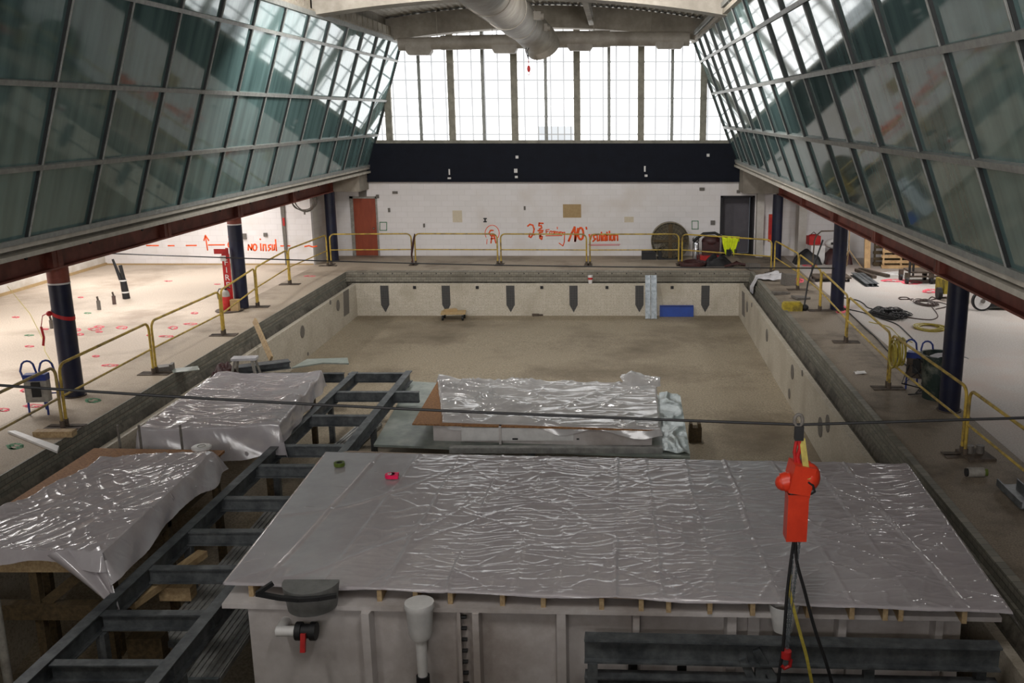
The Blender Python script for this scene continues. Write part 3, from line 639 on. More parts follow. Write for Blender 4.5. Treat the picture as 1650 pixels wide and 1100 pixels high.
strokes('insulation_arrow', [Z8([(178, 685), (160, 565)]), Z8([(148, 605), (160, 562), (188, 605)]), Z8([(185, 642), (318, 641)]), Z8([(0, 647), (85, 646)]), Z8([(-150, 648), (-100, 648)]), Z8([(-330, 647), (-230, 647)]), Z8([(785, 650), (862, 650)]), Z8([(985, 655), (1020, 648), (1050, 658), (1085, 652)])], .045, 33.0, 'orangepaint', wb)
strokes('letter_mark', [Z8(ell(362, 640, 14, 22, 60, 300)), Z8([(350, 575), (372, 580)])], .045, 33.0, 'orangepaint', wb)
# strip of bare wall, conduit box, outlets on the left aisle wall
a, b = gy(453, 331, 33.0), gy(464, 428, 33.0)
MB().prism([gy(452, 331, 33.0), gy(458.5, 331, 33.0), gy(465, 428, 33.0), gy(461, 428, 33.0)], (0, -.05, 0)).build('conduit_strip', 'greytile', wb)
MB().box(a.x + .03, a.x + .1, 32.93, 32.99, 1.35, 1.62).build('conduit_cover', 'red', wb)
for r in ((425, 375, 431, 381), (391, 376, 398, 385)): wallbox('electrical_box', r, 'greytile', 33.0, .05, wb)
wallbox('electrical_box', (1292, 363, 1299, 368), 'greytile', 34.6, .05, wr2)
# floor marks
random.seed(11)
def floor_loop(px, py, rx, ry, m, par=floor, w=.05):
    c = gz(px, py); pts = []
    for i in range(16):
        t = 2 * math.pi * i / 16; q = gz(px + rx * math.cos(t) * random.uniform(.8, 1.1), py + ry * math.sin(t) * random.uniform(.8, 1.1)); pts.append(q)
    q2 = [p.lerp(pts[(i * 3 + 5) % 16], .35) for i, p in enumerate(pts)]
    MB().ribbon(pts, w, (0, 0, 1), .004, True).ribbon(q2[:11], w * .8, (0, 0, 1), .004).build('paint_mark', m, par, sharp=0)
Q = lambda a, b: (a / 2.749, 300 + b / 2.749)
for a, b, rx, ry, m in ((357, 492, 10, 3, 'pinkpaint'), (540, 626, 22, 7, 'pinkpaint'), (768, 627, 20, 7, 'pinkpaint'), (845, 610, 30, 4, 'pinkpaint'), (738, 665, 34, 4, 'pinkpaint'), (862, 562, 14, 4, 'pinkpaint'), (420, 633, 30, 6, 'pinkpaint'), (440, 622, 20, 5, 'pinkpaint'), (345, 636, 12, 6, 'pinkpaint'), (355, 656, 14, 5, 'pinkpaint'), (200, 633, 14, 3, 'pinkpaint'), (130, 709, 18, 4, 'pinkpaint'), (425, 753, 14, 4, 'pinkpaint'), (488, 793, 36, 5, 'pinkpaint'), (148, 973, 42, 7, 'pinkpaint'), (15, 990, 24, 7, 'pinkpaint'), (110, 905, 16, 7, 'pinkpaint'), (70, 580, 14, 3, 'pinkpaint'), (130, 660, 18, 3, 'greenpaint'), (388, 562, 14, 3, 'greenpaint'), (1372, 398, 24, 3, 'pinkpaint'), (962, 434, 12, 2, 'pinkpaint'), (745, 420, 16, 2, 'pinkpaint'), (660, 660, 10, 3, 'pinkpaint'), (440, 645, 14, 3, 'pinkpaint')):
    p = Q(a, b); floor_loop(p[0], p[1], rx / 2.749, ry / 2.749, m, walk if gz(*p).x > -10.3 else floor, .035)
floor_loop(24, 719, 12, 4.5, 'greenpaint', walk if gz(24, 719).x > -10.3 else floor); floor_loop(149, 645, 11, 3.5, 'greenpaint', walk)
for px, py, rx, ry in ((1470, 455, 14, 3), (1500, 469, 12, 3), (1440, 452, 20, 2), (1285, 452, 8, 4), (1355, 498, 6, 6), (1305, 427, 10, 2)): floor_loop(px, py, rx, ry, 'pinkpaint', aisle if gz(px, py).x > 6.1 else walk, .12)

# ================================================================== LEFT SIDE THINGS
# red ribbon around the first column
r = thing('red_ribbon', 'red ribbon tied around the nearest left navy column with one end hanging', 'ribbon', (-10.03, 17.2, 1.35))
mb = MB()
for i in range(24):
    t0, t1 = [2 * math.pi * k / 24 for k in (i, i + 1)]
    f = lambda t, z: (-10.03 + .188 * math.cos(t), 17.2 + .188 * math.sin(t), 1.50 - .07 * math.cos(t) + z)
    mb.add([f(t0, 0), f(t1, 0), f(t1, .07), f(t0, .07)], [(0, 1, 2, 3)])
mb.build('loop', 'tape_red', r)
mb = MB()
pts = [(-10.21, 17.08, 1.6), (-10.3, 17.02, 1.55), (-10.34, 17.0, 1.35), (-10.33, 17.02, 1.15), (-10.35, 17.0, 1.0)]
for i in range(4):
    p, q = Vector(pts[i]), Vector(pts[i + 1]); mb.bar(p, q, .04, .012)
mb.sph((-10.2, 17.06, 1.58), .05, 6); mb.build('loose_end', 'tape_red', r)
# temporary power boxes
def power_box(loc, rz, label, m1='greycase'):
    x, y, _ = loc
    r = thing('power_box', label, 'power box', loc, 'power boxes on blue tube stands')
    R = Matrix.Rotation(rz, 3, 'Z')
    g = lambda a, b, c: Vector((x, y, 0)) + R @ Vector((a, b, c))
    for s in (-1, 1):
        pts = [g(s * .15 - .02, -.12, 0.0), g(s * .15 - .02, -.1, .55), g(s * .15 - .1, -.06, .78)] + [g(s * .15 - .1 + .0 + .1 * math.sin(t) * s * 0 + .1 * (1 - math.cos(t)), .0, .84 + .1 * math.sin(t)) for t in (.5, 1.1, 1.6, 2.1, 2.7)] + [g(s * .15 + .1, .06, .72), g(s * .15 + .1, .16, .4), g(s * .15 + .12, .22, 0)]
        MB().tube(pts, .018, 8).build('tube_frame', 'blue', r)
    t = MB().box(-.18, .18, -.16, .0, .24, .64); mb = MB().add([g(*q) for q in t.v], t.f); cs = mb.build('case', m1, r)
    t = MB().box(-.185, .185, -.17, .0, .62, .73); MB().add([g(*q) for q in t.v], t.f).build('top_panel', 'blue', r)
    t = MB().box(-.06, .08, -.19, -.15, .34, .6); MB().add([g(*q) for q in t.v], t.f).build('socket_panel', 'black', r)
    MB().tube([g(-.2, .2, .3), g(.25, .2, .3)], .014, 6).build('cross_bar', 'blue', r)
    return r
p = gz(70, 665); power_box((p.x, p.y, 0), .15, 'grey power box on a blue tube stand beside the red-ribboned column')
# yellow string hanging down to the box
a, b = gz(13, 530), gz(85, 590)
solo(MB().tube([gx(12, 461, -17.45), gy(48, 505, 22.5), gy(70, 548, 19.5), gy(72, 565, 18.5), gy(86, 588, 17.2)], .008, 5), 'hanging_string', 'yellowcoil', 'thin yellow string slanting down the left aisle to the power box', 'string')
# pipe stubs
b = gz(204, 481)
r = thing('pipe_stub', 'tall black twin pipe standing up from the left aisle floor', 'pipe', b)
MB().cyl(b, b + Vector((-.04, 0, .55)), .1, .085, 14).build('sleeve', 'black', r)
MB().cyl(b + Vector((-.09, 0, .5)), b + Vector((-.26, 0, 1.12)), .055, .03, 10).build('left_pipe', 'black', r)
MB().cyl(b + Vector((-.01, 0, .5)), b + Vector((-.07, 0, .95)), .055, .05, 10).build('right_pipe', 'black', r)
MB().lathe([(.1, 0), (.104, 0), (.104, .04), (.1, .04)], b + Vector((-.015, 0, .17)), 14).lathe([(.092, 0), (.098, 0), (.098, .04), (.092, .04)], b + Vector((-.04, 0, .5)), 14).build('tape_band', 'white', r)
for px, py, h, m, lab in ((160, 499, .36, 'greytile', 'short grey pipe stub in the left aisle floor, nearer than the tall black pipe'), (184.5, 490, .34, 'cordbrown', 'short brownish pipe stub in the left aisle floor beside the tall black pipe'), (84, 529, .3, 'greytile', 'short pale pipe stub left of the red-ribboned column')):
    b = gz(px, py); r = thing('pipe_stub', lab, 'pipe', b)
    MB().cyl(b, b + Vector((0, 0, h * .7)), .05, n=10).build('pipe', m, r); MB().cyl(b + Vector((0, 0, h * .7)), b + Vector((-.02, 0, h)), .025, n=8).build('stem', 'rust', r)
# fire extinguisher and its sign
b = gz(383, 497); b.y -= .3; b.x -= .1
r = thing('extinguisher_stand', 'red fire extinguisher sign board on a floor tray in front of the middle left column', 'stand', b)
MB().lathe([(.01, 0), (.34, 0), (.36, .02), (.34, .035), (.01, .035)], b, 24).build('floor_tray', 'rust', r)
MB().obox(b + Vector((-.02, .12, .85)), (.2, .03, 1.3)).build('sign_board', 'red', r)
MB().obox(b + Vector((-.13, .12, 1.56)), (.36, .03, .13)).obox(b + Vector((.02, .14, 1.5)), (.07, .03, .3)).build('top_flag', 'red', r)
MB().obox(b + Vector((-.08, .1, 1.38)), (.14, .02, .14)).build('white_patch', 'white', r)
def text_mesh(s, size, loc, m, par, name):
    cu = bpy.data.curves.new('t', 'FONT'); cu.body = s; cu.size = size; cu.extrude = .003; cu.align_x = 'CENTER'; cu.resolution_u = 2
    o = bpy.data.objects.new('t', cu); COL.objects.link(o)
    dg = bpy.context.evaluated_depsgraph_get(); me = bpy.data.meshes.new_from_object(o.evaluated_get(dg))
    mb = MB().add([Vector(loc) + Vector((q.co.x, -q.co.z, q.co.y)) for q in me.vertices], [tuple(f.vertices) for f in me.polygons])
    bpy.data.objects.remove(o); bpy.data.meshes.remove(me); return mb.build(name, m, par, sharp=0)
for i, ch in enumerate('FIRE'): text_mesh(ch, .22, b + Vector((-.02, .1, 1.2 - i * .2)), 'white', r, 'sign_letter')
e = b + Vector((-.03, -.06, .04))
r = thing('fire_extinguisher', 'red fire extinguisher with pale collar and black hose on the tray by the column', 'fire extinguisher', e)
MB().lathe([(.001, 0), (.1, 0), (.11, .03), (.11, .3), (.1, .36)], e, 20).build('bottle', 'red', r)
MB().lathe([(.1, .36), (.085, .46), (.05, .52), (.03, .53), (.001, .53)], e, 20).build('shoulder', 'greycase', r)
MB().tube([e + Vector((0, 0, .56)), e + Vector((-.16, -.02, .56)), e + Vector((-.22, -.02, .44)), e + Vector((-.2, -.03, .3)), e + Vector((-.12, -.05, .22))], .014, 8).build('hose', 'black', r)
MB().cyl(e + Vector((0, 0, .52)), e + Vector((0, 0, .58)), .03, n=10).obox(e + Vector((.05, 0, .6)), (.16, .03, .025), 0, 0, .25).build('valve', 'black', r)
solo(MB().obox(b + Vector((.2, -.1, .17)), (.2, .18, .28), .1).obox(b + Vector((.2, -.1, .315)), (.21, .19, .02), .1), 'carton', 'tan', 'small tan box beside the fire extinguisher at the column foot', 'box')
# debris on the left deck
c = gz(272, 597)
solo(MB().obox(c + Vector((-.12, 0, .05)), (.3, .25, .1), .5).obox(c + Vector((.05, .05, .07)), (.06, .2, .14), .2), 'concrete_lump', 'greytile', 'broken grey concrete lump by the third left railing foot', 'rubble')
solo(MB().obox(c + Vector((.32, .05, .012)), (.5, .34, .012), .5), 'metal_plate', 'greysheet', 'loose grey plate at the deck edge by the third left railing foot', 'plate')
p, q = gz(12, 700), gz(92, 724)
solo(MB().prism([gz(12, 694, .04), gz(24, 693, .04), gz(95, 718, .04), gz(92, 727, .04)], (0, 0, -.035)), 'trim_plank', 'white', 'flat white board lying on the near left deck', 'plank')
c = gz(88, 703)
solo(MB().obox(c + Vector((0, .02, .05)), (.62, .16, .1), .04), 'timber_block', 'timber', 'wooden block under the near left railing foot', 'timber')
# cable coil hanging from the beam near the left pier
c = gy(490, 322, 32.6)
mb = MB()
for k in range(5):
    R = .36 + .02 * (k % 3); mb.tube([(c.x + .02 * k - .03 + R * math.cos(t), 32.5 + .03 * k, c.z + R * .95 * math.sin(t) + .02 * math.sin(3 * t + k)) for t in [2 * math.pi * i / 28 for i in range(28)]], .016, 6, True)
mb.tube([(c.x, 32.55, c.z - .33), (c.x, 32.55, c.z - .48)], .03, 6)
solo(mb, 'cable_coil', 'greytile', 'grey cable coil hung under the left beam near the far column', 'cable')

# ================================================================== FAR DECK THINGS
c = gz(1079, 416); c.y = 34.45
r = thing('drum_fan', 'big round industrial fan leaning at the far wall behind the railing', 'fan', (c.x, c.y, 0))
zc = gy(1080, 388, c.y).z; R = .68
MB().lathe([(R - .02, -.14), (R, -.14), (R, .16), (R - .02, .16)], (c.x, c.y, zc), 40, 'y').build('drum', 'fanmesh', r)
mb = MB()
for q in (.12, .24, .36, .48, .6): mb.tube([(c.x + q * math.cos(t), c.y - .15, zc + q * math.sin(t)) for t in [2 * math.pi * i / 36 for i in range(36)]], .007, 5, True)
for k in range(28):
    t = 2 * math.pi * k / 28; mb.tube([(c.x + .1 * math.cos(t), c.y - .15, zc + .1 * math.sin(t)), (c.x + R * math.cos(t), c.y - .14, zc + R * math.sin(t))], .006, 4)
mb.build('guard', 'fanmesh', r)
for k in range(4):
    t = k * math.pi / 2 + .3; u = Vector((math.cos(t), 0, math.sin(t))); w = Vector((-u.z, 0, u.x)); o = Vector((c.x, c.y, zc))
    MB().prism([o + u * .1 - w * .07, o + u * .6 - w * .17 + Vector((0, .06, 0)), o + u * .6 + w * .17 - Vector((0, .06, 0)), o + u * .1 + w * .07], (0, .015, 0)).build('blade', 'fanblade', r)
MB().cyl((c.x, c.y - .12, zc), (c.x, c.y + .14, zc), .1, n=16).build('hub', 'black', r)
MB().add([(c.x + (R - .02) * math.cos(2 * math.pi * i / 36), c.y + .15, zc + (R - .02) * math.sin(2 * math.pi * i / 36)) for i in range(36)], [tuple(range(36))]).build('rear_guard', 'fanblade', r)
MB().box(c.x - .07, c.x + .07, c.y - .2, c.y - .16, .02, zc + .62).box(c.x - .6, c.x + .6, c.y - .19, c.y - .17, zc - .02, zc + .06).build('cross_brace', 'timberdark', r)
MB().box(c.x - .45, c.x + .45, c.y - .25, c.y + .25, 0, .05).box(c.x - .42, c.x - .3, c.y - .2, c.y + .2, .02, .35).box(c.x + .3, c.x + .42, c.y - .2, c.y + .2, .02, .35).build('stand', 'black', r)
a, b = gy(1034, 405, 34.3), gy(1057, 417, 34.3)
r = thing('speaker_box', 'low black box on the floor left of the big fan', 'box', ((a.x + b.x) / 2, 34.4, 0))
MB().box(a.x, b.x, 34.2, 34.6, 0, .24).build('body', 'black', r); MB().box(a.x, b.x, 34.19, 34.61, .24, .27).build('lid', 'dark', r)
a, b = gy(1239, 345, YW - .35), gy(1244.5, 400, YW - .35)
r = thing('red_cabinet', 'tall narrow red cabinet on the pier beside the dark grey doorway', 'cabinet', ((a.x + b.x) / 2, YW - .4, b.z))
MB().box(a.x, a.x + .13, YW - .42, YW - .32, b.z + .25, a.z).build('body', 'orange', r); MB().box(a.x + .02, a.x + .11, YW - .43, YW - .42, b.z + .5, a.z - .1).build('door', 'red', r)
c = gy(668, 380, 33.1)
solo(MB().tube([(c.x + .03, 33.0, 1.07), (c.x, 32.95, .9), (c.x - .06, 32.93, .6), (c.x - .1, 32.93, .35), (c.x - .06, 32.9, .05)], [.02, .035, .045, .03, .02], 7), 'hanging_strap', 'maroon', 'dark strap hanging down from the far railing right of the orange-brown door', 'strap')
# vacuum machine, hoses, bags
c = gz(1122, 418); c.y = 34.0
r = thing('floor_machine', 'dark floor machine with a chrome canister and red base beside the big fan', 'machine', (c.x, c.y, 0))
x0 = gy(1121, 400, 34).x
MB().lathe([(.001, .04), (.11, .04), (.11, .62), (.09, .66), (.001, .66)], (x0, 34, 0), 18).lathe([(.07, .66), (.12, .68), (.12, .8), (.05, .86), (.001, .86)], (x0, 34, 0), 18).build('canister', 'chrome', r)
x1 = gy(1146, 400, 34).x
MB().obox((x1, 34.1, .42), (.62, .4, .5)).sph((x1, 34.1, .68), (.34, .24, .22), 8).build('motor_housing', 'maroon', r)
MB().obox((x1 - .05, 34, .1), (.7, .45, .2)).build('base', 'red', r)
x2 = gy(1148, 395, 33.8).x
MB().tube([(x2 + .28, 33.8, .25), (x2 + .3, 33.8, .75), (x2 + .3, 33.8, .95)], [.05, .05, .03], 10).build('handle', 'chrome', r)
MB().tube([(x0 - .1, 33.9, .7), (x1 - .3, 33.8, .98), (x1 + .1, 33.8, 1.0), (x1 + .4, 33.8, .85), (x1 + .45, 33.8, .45)], .05, 10).build('hose', 'black', r)
def coil(name, c, R, r, m, label, cat, turns=5, sq=1.0, seed=0, group=None, lift=.0, mess=.06):
    rd = random.Random(seed); mb = MB()
    for k in range(turns):
        q = R * rd.uniform(.72, 1.05); ox, oy = rd.uniform(-.12, .12) * R, rd.uniform(-.12, .12) * R; ph = rd.uniform(0, 6)
        mb.tube([(c[0] + ox + q * math.cos(t) * (1 + mess * math.sin(2 * t + ph)), c[1] + oy + sq * q * math.sin(t) * (1 + mess * math.sin(3 * t + ph)), lift + r * (1 + .28 * k) + r * .5 * math.sin(2 * t + ph)) for t in [2 * math.pi * i / 30 for i in range(30)]], r, 7, True)
    return solo(mb, name, m, label, cat, group)
c = gz(1116, 428); coil('hose_coil', c, .42, .045, 'maroon', 'dark red hose coiled on the floor in front of the floor machine', 'hose', 5, 1.2, 3)
c = gz(1157, 426)
mb = MB().heights(26, 18, lambda u, v: (c.x - .5 + u * 1.0, c.y - .5 + v * 1.0, max(0.0, .42 * math.sin(math.pi * u) ** .7 * math.sin(math.pi * v) ** .7 * (.65 + .6 * nz(u * 4, v * 4, 3)))))
solo(mb, 'tarp_heap', 'black', 'crumpled black tarp heap on the floor right of the floor machine', 'tarp', sharp=0)
c = gz(1183, 429)
mb = MB()
for k in range(4): mb.tube([(c.x - .35 + .1 * k, c.y - .3 + .14 * k, .05), (c.x + .1, c.y - .1 + .1 * k, .12), (c.x + .45 - .08 * k, c.y + .05 * k, .04)], .045, 7)
solo(mb, 'hose_pile', 'maroon', 'short loose dark red hose lengths on the floor right of the black tarp', 'hose')
# hi-vis vest hung on the railing
pr, qr = Vector((2.2, 33.0, 1.06)), Vector((5.12, 31.4, 1.06))
f0 = (gy(1168, 385, 32.3).x - pr.x) / (qr.x - pr.x); cc = pr.lerp(qr, f0 + .06); dd = (qr - pr).normalized(); nn = Vector((dd.y, -dd.x, 0))
r = thing('safety_vest', 'bright yellow high-visibility vest hanging over the far railing', 'vest', (cc.x, cc.y, .55))
def vest(u, v):
    t = (u - .5) * (.62 - .28 * max(0, v - .1)); off = .035 + .035 * math.sin(u * 19 + 2 * v) + .02 * nz(u * 5, v * 3)
    h = 1.1 - v * (.52 + .1 * math.sin(u * 9) + .05 * math.sin(u * 23))
    return cc + dd * t + nn * (off if v > .08 else .0) + Vector((0, 0, h - 1.06 + .0))
MB().heights(30, 18, vest).heights(16, 6, lambda u, v: cc + dd * ((u - .5) * .6) - nn * (.03 + .02 * math.sin(u * 16)) + Vector((0, 0, .03 - v * .16))).build('vest_body', 'hivis', r, sharp=0)
mb = MB().heights(10, 8, lambda u, v: cc + dd * (-.12 + u * .2) + nn * (.07 + .03 * math.sin(u * 9)) + Vector((0, 0, -.4 - v * .24 * (1 - .5 * abs(u - .5)))))
mb.heights(6, 6, lambda u, v: cc + dd * (.16 + u * .1) + nn * .06 + Vector((0, 0, -.38 - v * .12))); mb.build('dark_lining', 'black', r, sharp=0)
# things in the pool at the far wall
a, b = gy(1040, 447, YP - .12), gy(1048, 514, YP - .12)
for k, (p0, p1, lab) in enumerate(((1040, 1048, 'left'), (1049.5, 1058, 'right'))):
    a = gy(p0, 448, YP - .35); b = gy(p1, 514, YP - .35); w = b.x - a.x
    mb = MB().bar(((a.x + b.x) / 2, YP - .45, -1.37), ((a.x + b.x) / 2, YP - .04, -.02), w, .02).bar((a.x + .01, YP - .5, -1.37), (a.x + .01, YP - .09, -.02), .02, .1).bar((b.x - .01, YP - .5, -1.37), (b.x - .01, YP - .09, -.02), .02, .1)
    solo(mb, 'metal_stud', 'galvlight', lab + '-hand shiny metal stud leaning on the far pool wall beside the blue panel', 'stud', 'metal studs leaning on the far pool wall')
a, b = gy(1063, 496, YP - .1), gy(1117, 513, YP - .1)
r = thing('blue_panel', 'bright blue panel standing on the pool floor against the far wall', 'panel', ((a.x + b.x) / 2, YP - .15, -1.37))
MB().obox(((a.x + b.x) / 2, YP - .14, -1.18), (b.x - a.x, .03, .38), 0, -.12).build('board', 'bluepanel', r); MB().obox(((a.x + b.x) / 2, YP - .165, -1.0), (b.x - a.x, .03, .02), 0, -.12).build('edge', 'blue', r)
c = gz(731, 514, -1.37)
r = thing('low_cart', 'low yellowish cart on the pool floor below the second lane target', 'cart', c)
MB().obox(c + Vector((0, 0, .22)), (.78, .5, .05), .1).obox(c + Vector((-.1, .05, .28)), (.4, .2, .08), .5).build('deck', 'tan', r)
for i, j in ((-1, -1), (1, -1), (1, 1), (-1, 1)):
    MB().cyl(c + Vector((i * .32 - .02, j * .2, .08)), c + Vector((i * .32 + .03, j * .2, .08)), .08, n=14).build('wheel', 'black', r)
c = gz(863, 509, -1.37); solo(MB().obox(c + Vector((0, 0, .04)), (.22, .12, .07), .2).obox(c + Vector((.14, .04, .03)), (.2, .06, .05), -.2), 'rubble_piece', 'rust', 'small dark debris on the pool floor at the far wall', 'rubble')
c = gy(951.5, 451, YF - .12); c.z = -.29
r = thing('paper_cup', 'small red and white cup standing on the far pool gutter', 'cup', (c.x, YP + .065, LIP)); e = Vector((c.x, YP + .065, LIP))
MB().lathe([(.001, 0), (.06, 0), (.075, .13)], e, 14).build('lower_body', 'white', r); MB().lathe([(.075, .13), (.08, .2)], e, 14).build('red_band', 'red', r); MB().lathe([(.08, .2), (.085, .27), (.07, .27)], e, 14).build('rim', 'white', r)

# ================================================================== RIGHT SIDE THINGS
# rubble and rag on the far right corner
c = gz(1240, 452)
def rag(u, v):
    x = XR + .75 - u * 1.0; y = 30.0 + (v - .5) * (.9 - .5 * u)
    z = .16 * (1 - u) * abs(math.sin(v * 5)) + .06
    if x < XR: z = .05 - (XR - x) * 1.9
    return (max(x, XR - .12 - .05 * v), y, z + .04 * nz(u * 5, v * 5))
solo(MB().heights(24, 18, rag), 'white_rag', 'bag', 'white cloth hanging over the right pool edge at the far corner', 'cloth', sharp=0)
for px, py, sx, sy, sz, lab in ((1270, 459, .35, .3, .34, 'pale broken concrete block beside the white cloth'), (1255, 449, .5, .3, .12, 'flat broken slab just behind the white cloth'), (1213, 434, .4, .3, .2, 'stone lump on the far right pool corner'), (1258, 474, .5, .2, .07, 'thin pale slab in front of the white cloth'), (1290, 481, .4, .4, .06, 'flat grey slab behind the yellow floor tool')):
    c = gz(px, py); o = MB().obox(c + Vector((0, 0, sz / 2)), (sx, sy, sz), .3, 0, .08); o.obox(c + Vector((sx * .3, sy * .2, sz * .3)), (sx * .5, sy * .7, sz * .6), .9)
    solo(o, 'concrete_chunk', 'greytile', lab, 'rubble')
c = gz(1276, 500); top = gy(1324, 408, c.y + .9)
r = thing('floor_scraper', 'yellow floor tool with a long dark pole on the right deck', 'floor tool', c)
MB().obox(c + Vector((0, 0, .1)), (.5, .26, .2), .05).obox(c + Vector((0, 0, .21)), (.44, .2, .04), .05).build('head', 'yellowdull', r)
MB().sph(c + Vector((.34, 0, .08)), (.1, .1, .09), 8).build('swivel', 'black', r)
MB().tube([c + Vector((.32, 0, .1)), c + Vector((.45, .3, .7)), (c.x + .92, c.y + .9, 1.75)], .022, 8).build('pole', 'black', r)
c = gz(1292, 413, 0)
x, y = 6.0, 33.4
mb = MB().heights(18, 12, lambda u, v: (6.2 - .05 + u * .95, 33.0 + v * .7, max(0, .5 * (math.sin(math.pi * u) * math.sin(math.pi * v)) ** .45 * (.85 + .4 * nz(u * 3, v * 3, 7)))))
solo(mb, 'black_bag', 'black', 'slumped black bag on the floor behind the far right column', 'bag', sharp=0)
c = gy(1314, 405, 32.9)
r = thing('red_crate', 'red tool bag lying on top of white boxes in the far right aisle', 'bag', (7.0, 33.6, .62))
MB().obox((6.86, 33.6, .78), (.42, .3, .3), .2).sph((6.86, 33.6, .92), (.2, .13, .07), 6).build('body', 'red', r); MB().tube([(6.7, 33.6, .92), (6.86, 33.6, 1.06), (7.02, 33.6, .92)], .015, 6).build('handle', 'black', r)
solo(MB().obox((6.95, 33.55, .31), (.5, .5, .62), .1), 'white_carton', 'white', 'tall white box below the red bag in the far right aisle', 'box')
r = thing('white_sack', 'white bag with a black cross on a dark pile behind the tall cart handle', 'sack', (7.6, 33.4, .5))
MB().sph((7.62, 33.4, .68), (.42, .28, .19), 8).build('sack_body', 'white', r)
MB().obox((7.52, 33.11, .72), (.3, .015, .08), 0, .2).obox((7.52, 33.11, .72), (.08, .015, .26), 0, .2).build('cross_mark', 'black', r)
mb = MB().heights(18, 10, lambda u, v: (7.2 + u * .95, 33.0 + v * .8, max(0, .52 * (math.sin(math.pi * u) * math.sin(math.pi * v)) ** .3 + .06 * nz(u * 6, v * 5, 7)) if 0 < u < 1 and 0 < v < 1 else 0))
solo(mb, 'dark_bundle', 'maroon', 'dark reddish bundle under the white bag with the black cross', 'bundle', sharp=0)
# tall cart handle
c = gz(1313, 440)
yh = 30.2; a = gy(1316, 375, yh); b = gy(1346, 369, yh)
r = thing('hand_cart', 'tall bent-tube cart handle standing beside the middle right column', 'cart', (a.x, yh, 0))
MB().tube([(a.x - .1, yh, .1), (a.x - .06, yh, a.z - .25), (a.x, yh, a.z - .08), (a.x + .14, yh, a.z + .05), (a.x + .8, yh, a.z + .07), (a.x + .93, yh, a.z - .05), (a.x + .95, yh, .1)], .024, 8).build('handle_tube', 'rust', r)
MB().box(a.x - .14, a.x + 1.0, yh - .7, yh + .05, .1, .15).build('platform', 'rust', r)
for i in (0, 1):
    for j in (0, 1): MB().cyl((a.x - .1 + i * 1.0, yh - .62 + j * .6, .06), (a.x - .05 + i * 1.0, yh - .62 + j * .6, .06), .06, n=12).build('wheel', 'black', r)
# rake / tripod stand leaning behind the column
c = gz(1373, 436)
r = thing('tripod_stand', 'small wooden tripod stand just right of the middle right column', 'stand', (c.x, c.y + .6, 0))
for dx, dy in ((-.3, -.2), (.45, -.2), (.05, .4)): MB().bar((c.x + dx, c.y + .6 + dy, 0), (c.x, c.y + .6, .62), .035, .025).build('leg', 'timber', r)
MB().cyl((c.x, c.y + .6, .58), (c.x - .02, c.y + .6, 1.3), .022, n=8).build('rod', 'timber', r)
# pallets leaning at the back wall
def pallet(x0, x1, y, z1, lean, label, m='palletwood'):
    r = thing('wooden_pallet', label, 'pallet', ((x0 + x1) / 2, y, 0), 'pallets stood up in the right aisle')
    up = Vector((0, math.sin(lean), math.cos(lean))); n = Vector((0, -math.cos(lean), math.sin(lean))); o = Vector((0, y, 0))
    k = 7
    for i in range(k):
        h = .05 + (z1 - .1) * i / (k - 1); p = o + up * h + n * .05
        MB().bar(p + Vector((x0, 0, 0)), p + Vector((x1, 0, 0)), .02, .1, up=up).build('board', m, r)
    for x in (x0 + .05, (x0 + x1) / 2, x1 - .05):
        p = o + Vector((x, 0, 0)); MB().bar(p, p + up * z1, .05, .09, up=n).build('stringer', m, r)
    for i in range(4):
        h = .08 + (z1 - .16) * i / 3; p = o + up * h - n * .055
        MB().bar(p + Vector((x0, 0, 0)), p + Vector((x1, 0, 0)), .02, .1, up=up).build('back_board', m, r)
a, b = gz(1418, 431), gz(1462, 431)
pallet(a.x, b.x + .35, 32.2, 1.15, .12, 'pale wooden pallet standing up in the right aisle, boards facing us')
pallet(a.x - .15, b.x + .3, 32.75, 1.3, .1, 'darker wooden pallet stood behind the pale pallet in the right aisle', 'timberdark')
a0 = gz(1396, 431)
solo(MB().bar((a0.x, 32.3, 0), (a0.x, 32.55, 1.5), .2, .05, up=(0, -1, 0)).bar((a0.x, 32.36, 0), (a0.x, 32.61, 1.5), .16, .04, up=(0, -1, 0)), 'upright_plank', 'palletwood', 'upright light wooden plank leaning left of the pallets', 'plank')
# timber and steel lengths on the floor
for a, b, lab in (((1380, 437), (1409, 449), 'short dark timber lying left of the other by the steel channel'), ((1386, 436), (1431, 447), 'longer dark timber lying on the floor in front of the pallets')):
    p, q = gz(*a), gz(*b); solo(MB().bar(p + Vector((0, 0, .05)), q + Vector((0, 0, .05)), .14, .09), 'timber_length', 'rust', lab, 'timber')
p, q = gz(1374, 444), gz(1398, 462)
mb = MB()
for k in range(3): mb.channel(p + Vector((k * .14, 0, .1)), q + Vector((k * .14, 0, .1)), .12, .09, .012)
solo(mb, 'steel_channel_bundle', 'galv', 'blue-grey bundle of steel channels lying on the right aisle floor', 'steel')
c = gz(1444, 441); solo(MB().obox(c + Vector((0, 0, .012)), (.9, .6, .02), .3).obox(c + Vector((.1, .1, .03)), (.7, .4, .015), .5), 'white_sheet', 'white', 'white board lying on the aisle floor before the pallets', 'board')
